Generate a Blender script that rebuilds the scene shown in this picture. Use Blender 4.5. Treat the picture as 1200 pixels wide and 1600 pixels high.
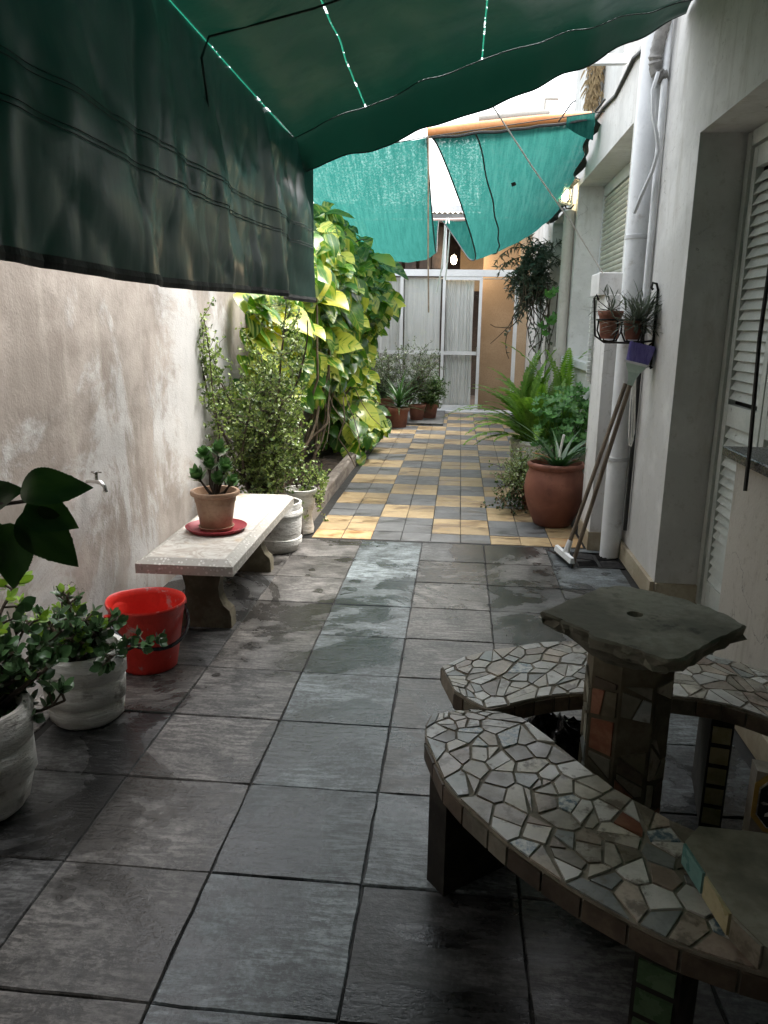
import bpy, bmesh, math, random
from mathutils import Vector, Matrix, noise
random.seed(7)
R = math.radians
S = bpy.context.scene
for o in list(bpy.data.objects): bpy.data.objects.remove(o)
COL = S.collection

# ---------------------------------------------------------------- camera
cd = bpy.data.cameras.new('camera'); CAM = bpy.data.objects.new('camera', cd); COL.objects.link(CAM); S.camera = CAM
cd.sensor_fit = 'AUTO'; cd.sensor_width = 36; cd.lens = 26.92; cd.clip_start = .02; cd.clip_end = 2000
pitch, yaw, roll = 0.24033, 0.09377, 0.01395
fw = Vector((-math.sin(yaw)*math.cos(pitch), math.cos(yaw)*math.cos(pitch), -math.sin(pitch)))
rt = Vector((math.cos(yaw), math.sin(yaw), 0)); up = rt.cross(fw)
r2 = rt*math.cos(roll)+up*math.sin(roll); u2 = up*math.cos(roll)-rt*math.sin(roll)
mw = Matrix((r2, u2, -fw)).transposed().to_4x4(); mw.translation = (0, 0, 1.398); CAM.matrix_world = mw

# ---------------------------------------------------------------- sky, sun, exposure
W = bpy.data.worlds.new('World'); S.world = W; W.use_nodes = True
wn = W.node_tree; wn.nodes.clear()
sky = wn.nodes.new('ShaderNodeTexSky'); sky.sky_type = 'NISHITA'; sky.sun_disc = False
SUN_EL, SUN_AZ = R(62), R(52)           # azimuth measured from +Y towards +X
sky.sun_elevation = SUN_EL; sky.sun_rotation = SUN_AZ; sky.air_density = 1.6; sky.dust_density = 5; sky.ozone_density = .6
hs = wn.nodes.new('ShaderNodeHueSaturation'); hs.inputs['Saturation'].default_value = .28
bg = wn.nodes.new('ShaderNodeBackground'); bg.inputs['Strength'].default_value = .15
wo = wn.nodes.new('ShaderNodeOutputWorld')
wn.links.new(sky.outputs[0], hs.inputs['Color']); wn.links.new(hs.outputs[0], bg.inputs[0]); wn.links.new(bg.outputs[0], wo.inputs[0])
sl = bpy.data.lights.new('sun', 'SUN'); sl.energy = .75; sl.angle = R(25); sl.color = (1, .97, .92)
so = bpy.data.objects.new('sun', sl); COL.objects.link(so)
sd = Vector((math.sin(SUN_AZ)*math.cos(SUN_EL), math.cos(SUN_AZ)*math.cos(SUN_EL), math.sin(SUN_EL)))
so.rotation_euler = sd.to_track_quat('Z', 'Y').to_euler(); so.location = (4, 4, 12)
vs = S.view_settings; vs.view_transform = 'Standard'; vs.look = 'None'; vs.gamma = 1; vs.use_curve_mapping = False
vs.exposure = 2.38
S.render.resolution_x = 768; S.render.resolution_y = 1024
S.cycles.max_bounces = 7; S.cycles.transparent_max_bounces = 12

# ---------------------------------------------------------------- materials
class NT:
    def __init__(s, name):
        s.m = bpy.data.materials.new(name); s.m.use_nodes = True; s.t = s.m.node_tree; s.t.nodes.clear()
        s.out = s.t.nodes.new('ShaderNodeOutputMaterial')
    def n(s, ty, ins=None, **kw):
        d = s.t.nodes.new('ShaderNode'+ty)
        for k, v in kw.items(): setattr(d, k, v)
        for k, v in (ins or {}).items(): s.set(d.inputs[k], v)
        return d
    def set(s, sock, v):
        if hasattr(v, 'node') or isinstance(v, bpy.types.NodeSocket): s.t.links.new(v, sock)
        elif isinstance(v, (tuple, list)) and len(v) == 3 and sock.type == 'RGBA': sock.default_value = (*v, 1)
        else: sock.default_value = v
    def math(s, op, a, b=0, clamp=False):
        d = s.n('Math', {0: a, 1: b}, operation=op, use_clamp=clamp); return d.outputs[0]
    def mix(s, f, a, b, blend='MIX'):
        d = s.n('Mix', data_type='RGBA', blend_type=blend)
        s.set(d.inputs[0], f); s.set(d.inputs[6], a); s.set(d.inputs[7], b); return d.outputs[2]
    def noise(s, vec, scale, detail=5, rough=.55, dist=0):
        return s.n('TexNoise', {'Vector': vec, 'Scale': scale, 'Detail': detail, 'Roughness': rough, 'Distortion': dist}).outputs[0]
    def ramp(s, f, lo, hi):
        d = s.n('MapRange', {0: f, 1: lo, 2: hi, 3: 0., 4: 1.}, clamp=True, interpolation_type='SMOOTHSTEP'); return d.outputs[0]
    def coords(s, stretch=(1, 1, 1), rot=(0, 0, 0)):
        tc = s.n('TexCoord').outputs['Object']; oi = s.n('ObjectInfo').outputs['Random']
        s.rand = oi
        v = s.n('VectorMath', {0: tc, 1: s.n('CombineXYZ', {0: s.math('MULTIPLY', oi, 37.), 1: s.math('MULTIPLY', oi, 53.), 2: s.math('MULTIPLY', oi, 71.)}).outputs[0]}, operation='ADD').outputs[0]
        return s.n('Mapping', {'Vector': v, 'Scale': stretch, 'Rotation': rot}).outputs[0]
    def finish(s, sh): s.t.links.new(sh, s.out.inputs[0]); return s.m

def bsdf(n, col, rough, bump=None, bstr=.2, bdist=.01, metal=0, spec=.5, coat=0, trans=0, tcol=None, alpha=None):
    ins = {'Base Color': col, 'Roughness': rough, 'Metallic': metal, 'Specular IOR Level': spec, 'Coat Weight': coat}
    p = n.n('BsdfPrincipled', ins)
    if bump is not None:
        b = n.n('Bump', {'Height': bump, 'Strength': bstr, 'Distance': bdist}); n.t.links.new(b.outputs[0], p.inputs['Normal'])
    sh = p.outputs[0]
    if trans:
        t = n.n('BsdfTranslucent', {'Color': tcol if tcol is not None else col})
        mx = n.n('MixShader', {0: trans}); n.t.links.new(sh, mx.inputs[1]); n.t.links.new(t.outputs[0], mx.inputs[2]); sh = mx.outputs[0]
    return sh

def surf(name, c1, c2, scale=6, rough=(.5, .75), bump=.25, bscale=60, bdist=.004, stretch=(1, 1, 1), rnd=.2, dirt=None, dscale=3, dth=(.55, .7), dstretch=None, metal=0, spec=.4, coat=0, trans=0, tcol=None):
    n = NT(name); v = n.coords(stretch)
    a = n.noise(v, scale, 6, .6); a2 = n.ramp(a, .4, .6); c = n.mix(a2, c1, c2)
    fine = n.noise(v, bscale, 4, .6)
    c = n.mix(n.math('MULTIPLY', n.ramp(fine, .45, .65), .45), c, n.mix(.5, c2, c1, 'MULTIPLY'))
    if rnd:
        hv = n.n('HueSaturation', {'Color': c, 'Value': n.math('ADD', n.math('MULTIPLY', n.rand, 2*rnd), 1-rnd)}); c = hv.outputs[0]
    if dirt:
        v2 = n.coords(dstretch or (1, 1, 1)); d = n.ramp(n.noise(v2, dscale, 7, .65), *dth)
        c = n.mix(n.math('MULTIPLY', d, .8), c, dirt)
    r = n.n('MapRange', {0: a, 1: .3, 2: .7, 3: rough[0], 4: rough[1]}).outputs[0]
    h = n.math('ADD', n.math('MULTIPLY', a, .6), n.math('MULTIPLY', fine, .4))
    return n.finish(bsdf(n, c, r, h, bump, bdist, metal, spec, coat, trans, tcol))

def slate(name, dark, light, rot):
    n = NT(name); v = n.coords(); vg = n.coords((11, 60, 11), (0, 0, rot)); geo = n.n('NewGeometry').outputs['Position']
    warp = n.noise(v, 2.2, 2)
    vv = n.n('VectorMath', {0: vg, 1: n.n('CombineXYZ', {0: 0., 1: n.math('MULTIPLY', warp, 6.), 2: 0.}).outputs[0]}, operation='ADD').outputs[0]
    g = n.noise(vv, 1.1, 5, .72); b = n.noise(v, 7, 5, .65)
    c = n.mix(n.ramp(b, .4, .6), tuple(x*.7 for x in dark), n.mix(.5, dark, light))
    patch = n.ramp(n.noise(v, 3.4, 4, .6, .4), .42, .58)                     # pale scrubbed lime marks
    c = n.mix(n.math('MULTIPLY', n.ramp(g, .48, .6), n.math('ADD', n.math('MULTIPLY', patch, .62), .18)), c, tuple(x*1.75 for x in light))
    c = n.mix(n.math('MULTIPLY', patch, .3), c, tuple(x*1.15 for x in light))
    grit = n.noise(v, 75, 4, .75); c = n.mix(n.math('MULTIPLY', n.ramp(grit, .52, .6), .4), c, tuple(x*1.4 for x in light)); c = n.mix(n.math('MULTIPLY', n.ramp(grit, .47, .4), .45), c, tuple(x*.4 for x in dark))
    c = n.mix(n.math('MULTIPLY', n.ramp(g, .48, .4), .5), c, tuple(x*.4 for x in dark))
    wet = n.ramp(n.noise(geo, 1.7, 6, .62, .9), .47, .58)
    vo = n.n('TexVoronoi', {'Vector': n.n('VectorMath', {0: geo, 1: n.n('VectorMath', {0: n.n('TexNoise', {'Vector': geo, 'Scale': 9.}).outputs['Color'], 3: .12}, operation='SCALE').outputs[0]}, operation='ADD').outputs[0], 'Scale': 6.}).outputs[0]
    spm = n.math('MULTIPLY', n.ramp(vo, .24, .17), n.ramp(n.noise(geo, 1.3, 2), .46, .52))
    wet = n.math('MAXIMUM', wet, n.math('MULTIPLY', spm, .8))
    c = n.mix(n.math('MULTIPLY', wet, .8), c, tuple(x*.36 for x in dark))
    hv = n.n('HueSaturation', {'Color': c, 'Value': n.math('ADD', n.math('MULTIPLY', n.rand, .6), .88)}); c = hv.outputs[0]
    r = n.math('SUBTRACT', n.math('ADD', n.math('MULTIPLY', b, .4), .22), n.math('MULTIPLY', wet, .22))
    h = n.math('ADD', n.math('ADD', n.math('MULTIPLY', g, .45), n.math('MULTIPLY', grit, .3)), n.math('MULTIPLY', b, .7))
    return n.finish(bsdf(n, c, r, h, .6, .006, spec=.5))

def tilemat(name, c1, c2, stain):
    n = NT(name); v = n.coords(); geo = n.n('NewGeometry').outputs['Position']
    c = n.mix(n.ramp(n.noise(v, 9, 6, .65), .3, .7), c1, c2)
    c = n.mix(n.math('MULTIPLY', n.ramp(n.noise(v, 90, 3), .5, .75), .3), c, c1)
    gs = n.n('Mapping', {'Vector': geo, 'Scale': (1, 2.2, 1)}).outputs[0]
    st = n.ramp(n.noise(gs, 3.6, 7, .7, .5), .5, .6)
    c = n.mix(n.math('MULTIPLY', st, .8), c, stain)
    hv = n.n('HueSaturation', {'Color': c, 'Value': n.math('ADD', n.math('MULTIPLY', n.rand, .36), .82)}); c = hv.outputs[0]
    r = n.math('SUBTRACT', .62, n.math('MULTIPLY', st, .28))
    return n.finish(bsdf(n, c, r, n.noise(v, 40, 4), .3, .003))

def plaster_old(name):
    n = NT(name); v = n.n('NewGeometry').outputs['Position']
    st = n.n('Mapping', {'Vector': v, 'Scale': (1, 1., .75)}).outputs[0]; st2 = n.n('Mapping', {'Vector': v, 'Scale': (1, 2.2, .16)}).outputs[0]
    c = n.mix(n.ramp(n.noise(v, 1.7, 8, .66), .4, .6), (.25, .218, .19), (.38, .338, .3))
    c = n.mix(n.math('MULTIPLY', n.ramp(n.noise(st2, 4, 6, .6), .5, .7), .35), c, (.47, .43, .38))
    pal = n.ramp(n.noise(st, 1.25, 9, .7, .5), .47, .57)
    c = n.mix(n.math('MULTIPLY', pal, .7), c, (.50, .50, .49))
    dk = n.ramp(n.noise(st, 3.4, 8, .7), .56, .72); c = n.mix(n.math('MULTIPLY', dk, .45), c, (.19, .15, .13))
    sp = n.ramp(n.noise(v, 55, 4, .7), .62, .74); c = n.mix(n.math('MULTIPLY', sp, .35), c, (.2, .17, .15))
    wv = n.n('VectorMath', {0: v, 1: n.n('TexNoise', {'Vector': v, 'Scale': 3.5, 'Detail': 6.}).outputs['Color']}, operation='ADD').outputs[0]
    vo = n.n('TexVoronoi', {'Vector': wv, 'Scale': 1.3}, feature='DISTANCE_TO_EDGE').outputs[0]
    cr = n.math('MULTIPLY', n.ramp(vo, .007, .001), n.ramp(n.noise(v, .9, 3), .6, .66))
    c = n.mix(n.math('MULTIPLY', cr, .8), c, (.09, .07, .06))
    h = n.math('SUBTRACT', n.math('ADD', n.math('ADD', n.math('MULTIPLY', n.noise(v, 14, 7, .65), .6), n.math('MULTIPLY', pal, .16)), n.math('MULTIPLY', n.noise(v, 110, 3), .25)), n.math('MULTIPLY', cr, .6))
    return n.finish(bsdf(n, c, .88, h, .45, .012, spec=.25))

def paint_wall(name, c1, c2, grime):
    n = NT(name); v = n.n('NewGeometry').outputs['Position']
    st = n.n('Mapping', {'Vector': v, 'Scale': (1, 1.5, .22)}).outputs[0]
    c = n.mix(n.ramp(n.noise(v, 1.4, 7, .66), .41, .59), c1, c2)
    c = n.mix(n.math('MULTIPLY', n.ramp(n.noise(st, 4.5, 8, .68), .53, .68), .5), c, grime)
    c = n.mix(n.math('MULTIPLY', n.ramp(n.noise(v, 26, 6, .75), .56, .64), .4), c, grime)
    wv = n.n('VectorMath', {0: v, 1: n.n('TexNoise', {'Vector': v, 'Scale': 4., 'Detail': 6.}).outputs['Color']}, operation='ADD').outputs[0]
    vo = n.n('TexVoronoi', {'Vector': wv, 'Scale': 1.1}, feature='DISTANCE_TO_EDGE').outputs[0]
    cr = n.math('MULTIPLY', n.ramp(vo, .007, .001), n.ramp(n.noise(v, 1.3, 2), .56, .62))
    c = n.mix(n.math('MULTIPLY', cr, .6), c, (.12, .11, .1))
    h = n.math('SUBTRACT', n.math('ADD', n.math('MULTIPLY', n.noise(v, 9, 6, .6), .7), n.math('MULTIPLY', n.noise(v, 90, 4), .3)), n.math('MULTIPLY', cr, .4))
    return n.finish(bsdf(n, c, .72, h, .35, .01, spec=.3))

def leafmat(name, g1, g2, streak=None, amount=.5, trans=.35, rough=.35, vein=None):
    n = NT(name); v = n.coords((3, 9, 3)); tc = n.n('TexCoord').outputs['Object']
    c = n.mix(n.ramp(n.noise(v, 4, 3), .3, .7), g1, g2)
    if streak:
        sx = n.n('SeparateXYZ', {0: tc}).outputs
        ay = n.math('ABSOLUTE', sx[1])
        lv = n.n('CombineXYZ', {0: n.math('SUBTRACT', sx[0], n.math('MULTIPLY', ay, .9)), 1: n.math('MULTIPLY', ay, .18), 2: n.math('MULTIPLY', n.rand, 9.)}).outputs[0]
        s = n.noise(lv, 26, 5, .6); off = n.math('MULTIPLY', n.math('SUBTRACT', n.rand, .5), .3)
        m = n.ramp(n.math('ADD', s, off), .62-amount*.25, .72-amount*.25)
        c = n.mix(n.math('MULTIPLY', m, .85), c, streak)
        mr = n.ramp(ay, .006, .002); c = n.mix(n.math('MULTIPLY', mr, .5), c, streak)
    hv = n.n('HueSaturation', {'Color': c, 'Value': n.math('ADD', n.math('MULTIPLY', n.rand, .5), .75)}); c = hv.outputs[0]
    tcx = n.n('HueSaturation', {'Color': c, 'Value': 1.35, 'Saturation': 1.1}).outputs[0]
    return n.finish(bsdf(n, c, rough, n.noise(n.coords(), 30, 3), .15, .004, spec=.5, trans=trans, tcol=tcx))

def emit(name, col, st):
    n = NT(name); e = n.n('Emission', {'Color': col, 'Strength': st}); return n.finish(e.outputs[0])

def glassmat(name, tint=(.98, .99, .985), refl=.12):
    n = NT(name); t = n.n('BsdfTransparent', {'Color': tint}); g = n.n('BsdfGlossy', {'Color': (1, 1, 1), 'Roughness': .03})
    fr = n.math('POWER', n.n('LayerWeight', {'Blend': .5}).outputs['Facing'], 4.); mx = n.n('MixShader', {0: n.math('ADD', n.math('MULTIPLY', fr, .6), .06)})
    n.t.links.new(t.outputs[0], mx.inputs[1]); n.t.links.new(g.outputs[0], mx.inputs[2]); return n.finish(mx.outputs[0])

def cloth_tarp(name, c1, c2, tr, tcol, rough=.38):
    n = NT(name); v = n.n('NewGeometry').outputs['Position']
    c = n.mix(n.ramp(n.noise(v, 2.2, 6, .6), .3, .7), c1, c2)
    dust = n.ramp(n.noise(n.n('Mapping', {'Vector': v, 'Scale': (2, 2, .6)}).outputs[0], 3.2, 7, .65), .5, .75)
    c = n.mix(n.math('MULTIPLY', dust, .12), c, (.05, .068, .056))
    h = n.math('ADD', n.math('MULTIPLY', n.noise(n.n('Mapping', {'Vector': v, 'Scale': (2.2, 2.2, .7)}).outputs[0], 4, 3, .45), 1.), n.math('MULTIPLY', n.noise(v, 300, 2), .01))
    return n.finish(bsdf(n, c, n.math('ADD', n.math('MULTIPLY', dust, .2), rough), h, .16, .03, spec=.5, trans=tr, tcol=tcol))

def netmat(name, c1, c2, op=.9):
    n = NT(name); v = n.n('NewGeometry').outputs['Position']
    st = n.n('Mapping', {'Vector': v, 'Scale': (42, 3, 3)}).outputs[0]
    a = n.noise(st, 1., 3, .7); sp = n.noise(v, 55, 3, .85)
    c = n.mix(n.ramp(n.math('ADD', n.math('MULTIPLY', a, .6), n.math('MULTIPLY', sp, .4)), .35, .68), c1, c2)
    d = n.n('BsdfDiffuse', {'Color': c}); t = n.n('BsdfTranslucent', {'Color': n.mix(.5, c, c2)})
    m1 = n.n('MixShader', {0: .55}); n.t.links.new(d.outputs[0], m1.inputs[1]); n.t.links.new(t.outputs[0], m1.inputs[2])
    tp = n.n('BsdfTransparent'); al = n.math('SUBTRACT', op+.1, n.math('MULTIPLY', n.ramp(n.math('ADD', n.math('MULTIPLY', sp, .75), n.math('MULTIPLY', a, .25)), .5, .66), .15), True)
    m2 = n.n('MixShader', {0: al}); n.t.links.new(tp.outputs[0], m2.inputs[1]); n.t.links.new(m1.outputs[0], m2.inputs[2])
    return n.finish(m2.outputs[0])

def seammat(name):
    n = NT(name); v = n.n('NewGeometry').outputs['Position']
    s = n.ramp(n.noise(n.n('Mapping', {'Vector': v, 'Scale': (30, 7, 1)}).outputs[0], 1.5, 4, .7), .585, .61)
    b = bsdf(n, (.012, .06, .04), .5, trans=.3, tcol=(.02, .25, .15)); tp = n.n('BsdfTransparent')
    m = n.n('MixShader', {0: s}); n.t.links.new(b, m.inputs[1]); n.t.links.new(tp.outputs[0], m.inputs[2]); return n.finish(m.outputs[0])

def curtain_mat(name):
    n = NT(name); v = n.coords((40, 40, 2)); c = n.mix(n.ramp(n.noise(v, 1, 3), .3, .7), (.6, .6, .575), (.68, .68, .66))
    return n.finish(bsdf(n, c, .9, spec=.1))

M = {}
M['slate_w0'] = slate('slate_warm', (.048, .045, .042), (.135, .126, .116), .2)
M['slate_w1'] = slate('slate_warm_swirl', (.046, .044, .041), (.128, .12, .112), 1.2)
M['slate_b0'] = slate('slate_blue', (.05, .056, .058), (.15, .172, .178), 0.)
M['slate_b1'] = slate('slate_blue_swirl', (.046, .05, .052), (.14, .158, .165), .15)
M['slate_d'] = slate('slate_dark', (.028, .028, .028), (.085, .085, .084), 1.4)
M['ty'] = tilemat('tile_yellow', (.30, .212, .105), (.39, .29, .16), (.12, .07, .03))
M['tg'] = tilemat('tile_grey', (.098, .1, .1), (.148, .15, .148), (.042, .04, .038))
M['to'] = tilemat('tile_orange', (.42, .23, .09), (.5, .36, .19), (.22, .1, .03))
M['mortar'] = surf('mortar', (.010, .0095, .009), (.024, .023, .021), 20, bump=.4)
M['soil'] = surf('soil', (.018, .012, .008), (.05, .034, .022), 12, (.85, .95), .9, 45, .02, rnd=0)
M['kerb'] = surf('kerb_weathered', (.16, .13, .105), (.27, .235, .2), 5, (.75, .9), .6, 50, .01, stretch=(6, 1, 6), dirt=(.06, .05, .04), dscale=2.5)
M['plaster'] = plaster_old('old_plaster')
M['white_wall'] = paint_wall('white_paint_wall', (.56, .55, .53), (.68, .67, .65), (.40, .38, .34))
M['cream_wall'] = paint_wall('cream_wall', (.46, .43, .38), (.53, .50, .45), (.3, .27, .22))
M['skirt'] = surf('stone_skirting', (.36, .30, .21), (.48, .42, .31), 6, dirt=(.16, .13, .09), dscale=5)
M['white_paint'] = surf('white_gloss_paint', (.66, .67, .68), (.74, .75, .76), 5, (.35, .5), .15, 40, dirt=(.36, .33, .28), dscale=6, dth=(.6, .75))
M['shutter'] = surf('shutter_paint', (.50, .53, .49), (.58, .60, .56), 7, (.5, .7), .3, 70, dirt=(.12, .11, .09), dscale=16, dth=(.66, .72), rnd=.08)
M['roller'] = surf('roller_slat', (.5, .48, .41), (.6, .58, .5), 5, (.4, .6), .1, rnd=.1)
M['granite'] = surf('granite', (.022, .022, .024), (.07, .07, .075), 160, (.2, .35), .05, 220)
M['concrete'] = surf('old_concrete', (.17, .163, .13), (.33, .32, .26), 4.5, (.85, .95), .8, 38, .012, dirt=(.05, .05, .038), dscale=7, dth=(.56, .68), rnd=0)
M['concrete_dark'] = surf('grout_concrete', (.25, .222, .185), (.34, .305, .255), 14, (.85, .95), .6, 80, .006, rnd=0)
M['terrazzo'] = None
M['terracotta'] = surf('terracotta', (.2, .075, .05), (.29, .12, .08), 5, (.6, .8), .3, 40, dirt=(.12, .05, .035), dscale=4, rnd=.1)
M['plastic_pot'] = surf('brown_plastic_pot', (.33, .20, .125), (.41, .27, .18), 6, (.45, .6), .1, dirt=(.2, .13, .09), dscale=5, rnd=.05)
M['jade_dark'] = leafmat('jade_leaf_dark', (.035, .085, .03), (.075, .14, .055), None, trans=.1, rough=.28)
M['bench_leg'] = surf('mossy_shaded_cement', (.09, .078, .052), (.17, .15, .105), 7, (.85, .95), .5, 50, .008, rnd=0)  # mossy pedestal tone; on the bench legs, under-bench shade put into the colour
M['white_pot'] = surf('whitewashed_cement', (.58, .56, .52), (.76, .75, .71), 6, (.8, .9), .8, 24, .022, stretch=(1, 1, 3.2), dirt=(.2, .18, .15), dscale=9, dth=(.54, .68), rnd=.05)
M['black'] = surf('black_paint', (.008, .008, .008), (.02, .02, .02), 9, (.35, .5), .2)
M['black_plastic'] = surf('black_plastic', (.006, .006, .007), (.012, .012, .013), 9, (.15, .3), .4, 12, .03)
M['red'] = surf('red_plastic', (.5, .02, .013), (.58, .034, .022), 3, (.32, .45), .05, dirt=(.42, .3, .27), dscale=9, dth=(.61, .67), rnd=0)
M['red_saucer'] = surf('maroon_plastic', (.24, .02, .03), (.31, .035, .045), 4, (.4, .5), .05, rnd=0)
M['wood'] = surf('broom_stick', (.12, .09, .065), (.21, .165, .12), 6, (.6, .8), .3, 60, stretch=(8, 8, 1), rnd=.1)
M['bark'] = surf('bark', (.05, .038, .028), (.11, .085, .06), 9, (.8, .95), .7, 60, .01)
M['dry_vine'] = surf('dry_vine', (.17, .125, .08), (.28, .22, .15), 9, (.8, .95), .5, 60)
M['purple'] = surf('purple_bristle', (.3, .26, .66), (.46, .42, .8), 90, (.5, .7), .5, 200, stretch=(1, 1, .05), rnd=0)
M['mint'] = surf('mint_plastic', (.42, .55, .48), (.5, .62, .55), 5, (.35, .5), .05, rnd=0)
M['iron'] = surf('wrought_iron', (.01, .01, .011), (.03, .028, .026), 12, (.45, .65), .4, 60, metal=.6)
M['steel'] = surf('chrome_tap', (.45, .44, .42), (.6, .59, .57), 9, (.2, .4), .1, metal=1)
M['leg_shade'] = surf('shaded_cement', (.022, .02, .017), (.05, .045, .038), 9, (.85, .95), .6, 40, .01, rnd=0)  # shadow under the mosaic benches put into the leg colour
M['foil'] = surf('pipe_wrap', (.14, .135, .125), (.26, .25, .235), 9, (.4, .6), .7, 25, .02, dirt=(.07, .065, .06), dscale=9)
M['alu'] = surf('white_aluminium', (.68, .69, .69), (.75, .76, .76), 3, (.35, .5), .03, rnd=.03)
M['glass'] = glassmat('window_glass')
M['curtain'] = curtain_mat('sheer_curtain')
M['ochre'] = surf('ochre_wall', (.44, .31, .19), (.5, .36, .23), 2, (.7, .85), .15, rnd=0)
M['brown'] = surf('dark_brown_wood', (.05, .035, .028), (.1, .07, .055), 5, rnd=.1)
M['zinc'] = surf('corrugated_zinc', (.2, .2, .2), (.3, .3, .29), 4, (.5, .7), .2, rnd=0)
M['roof_red'] = surf('corrugated_pink', (.36, .24, .2), (.48, .36, .32), 4, rnd=.05)
M['orange_pole'] = surf('orange_pole', (.58, .22, .07), (.66, .3, .12), 4, (.45, .6), .15, rnd=0)
M['rope'] = surf('white_rope', (.8, .78, .73), (.88, .86, .82), 60, (.8, .9), .5, 120, rnd=.05)
M['cable'] = surf('dark_cable', (.015, .015, .014), (.03, .03, .028), 20, rnd=0)
M['tarp'] = cloth_tarp('green_tarp', (.010, .022, .018), (.016, .034, .027), .042, (.008, .12, .07))
M['tarp_side'] = cloth_tarp('green_tarp_side', (.008, .027, .021), (.012, .038, .03), .06, (.01, .11, .075), .32)
M['hem'] = surf('tarp_hem', (.012, .014, .014), (.03, .032, .032), 40, (.5, .7), .5, 90)
M['seam'] = seammat('tarp_seam')
M['net'] = netmat('teal_shade_net', (.007, .07, .06), (.032, .15, .13))
M['pothos'] = leafmat('pothos_leaf', (.055, .17, .016), (.14, .30, .028), (.54, .55, .10), .6, .42, .3)
M['pothos_d'] = leafmat('pothos_leaf_dark', (.03, .11, .016), (.07, .17, .025), (.40, .46, .13), .4, .34, .28)
M['pothos_y'] = leafmat('pothos_leaf_yellow', (.40, .38, .018), (.50, .46, .03), (.15, .26, .02), .45, .35, .35)
M['jade'] = leafmat('jade_leaf', (.06, .15, .04), (.11, .22, .07), None, trans=.12, rough=.3)
M['jade_tip'] = leafmat('jade_leaf_new', (.16, .30, .04), (.28, .42, .07), None, trans=.25, rough=.35)
M['small'] = leafmat('small_green_leaf', (.16, .24, .055), (.33, .41, .13), None, trans=.3)
M['small_d'] = leafmat('small_dark_leaf', (.06, .11, .03), (.11, .17, .05), None, trans=.25)
M['fern'] = leafmat('fern_leaf', (.10, .23, .03), (.24, .38, .07), None, trans=.4, rough=.45)
M['gera'] = leafmat('geranium_leaf', (.045, .15, .03), (.10, .24, .05), None, trans=.3, rough=.5)
M['aloe'] = leafmat('strap_leaf', (.018, .06, .018), (.045, .10, .03), None, trans=.12, rough=.35)
M['grey_leaf'] = leafmat('grey_green_leaf', (.055, .075, .05), (.12, .14, .1), None, trans=.2, rough=.55)
M['dark_leaf'] = leafmat('dark_green_leaf', (.022, .065, .016), (.045, .105, .028), None, trans=.25, rough=.4)
M['varieg'] = leafmat('variegated_leaf', (.2, .32, .09), (.62, .64, .42), None, trans=.25, rough=.5)
M['dead'] = surf('dead_plant', (.2, .14, .07), (.34, .25, .13), 20, rnd=.2, trans=.2)
for i, (a, b) in enumerate([((.46, .43, .37), (.6, .57, .5)), ((.33, .28, .23), (.46, .40, .335)), ((.58, .575, .55), (.7, .695, .67)), ((.27, .295, .29), (.38, .4, .39)), ((.3, .235, .195), (.4, .325, .275)), ((.2, .18, .14), (.29, .265, .215))]):
    M['sh%d' % i] = surf('tile_shard_%s' % 'ivory beige white bluish rose olive'.split()[i], a, b, 14, (.25, .5), .08, 90, dirt=(.14, .115, .09), dscale=15, dth=(.52, .62), rnd=.3)
M['sh6'] = surf('tile_shard_speckled', (.1, .17, .22), (.6, .62, .6), 60, (.25, .45), .05, 90, rnd=.1)
M['sh7'] = surf('tile_shard_terracotta', (.25, .1, .06), (.33, .16, .1), 20, (.3, .5), .05, 90, rnd=.1)
M['teal_tile'] = surf('teal_glazed_tile', (.12, .27, .26), (.17, .34, .33), 9, (.2, .35), .05, rnd=.05)
M['yellow_tile'] = surf('cream_glazed_tile', (.42, .38, .22), (.5, .45, .28), 9, (.2, .35), .05, rnd=.05)
M['green_tile'] = surf('green_glazed_tile', (.08, .14, .075), (.12, .19, .105), 9, (.2, .35), .05, rnd=.05)
M['edge_tile'] = surf('edge_tile', (.08, .06, .045), (.15, .115, .085), 12, (.4, .6), .2, rnd=.3)
M['gold'] = surf('mustard_glaze', (.36, .22, .05), (.45, .29, .08), 12, (.25, .4), .05, rnd=0)
M['bulb'] = emit('lamp_glow', (1, .78, .45), 9)
def terrazzo():
    n = NT('terrazzo'); v = n.coords(); geo = n.n('TexCoord').outputs['Object']
    vo = n.n('TexVoronoi', {'Vector': v, 'Scale': 62.}); chip = n.ramp(vo.outputs[0], .38, .32)
    cc = n.mix(n.n('SeparateColor', {0: vo.outputs[1]}).outputs[0], (.27, .245, .21), (.66, .64, .6))
    c = n.mix(chip, (.36, .34, .3), cc)
    wv = n.noise(v, 9, 6, .6, 3.)
    marb = n.mix(n.ramp(wv, .35, .62), (.37, .325, .275), (.56, .545, .5))
    marb = n.mix(n.math('MULTIPLY', n.ramp(n.noise(v, 5, 5), .56, .7), .5), marb, (.46, .30, .13))
    sx = n.n('SeparateXYZ', {0: geo}).outputs
    inner = n.math('MULTIPLY', n.math('LESS_THAN', n.math('ABSOLUTE', sx[0]), .168), n.math('LESS_THAN', n.math('ABSOLUTE', sx[1]), .645))
    nz = n.n('SeparateXYZ', {0: n.n('NewGeometry').outputs['Normal']}).outputs[2]
    inner = n.math('MULTIPLY', inner, n.math('GREATER_THAN', nz, .95))
    c = n.mix(inner, c, marb)
    return n.finish(bsdf(n, c, .5, n.noise(v, 70, 4), .25, .003))
M['terrazzo'] = terrazzo()

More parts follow.
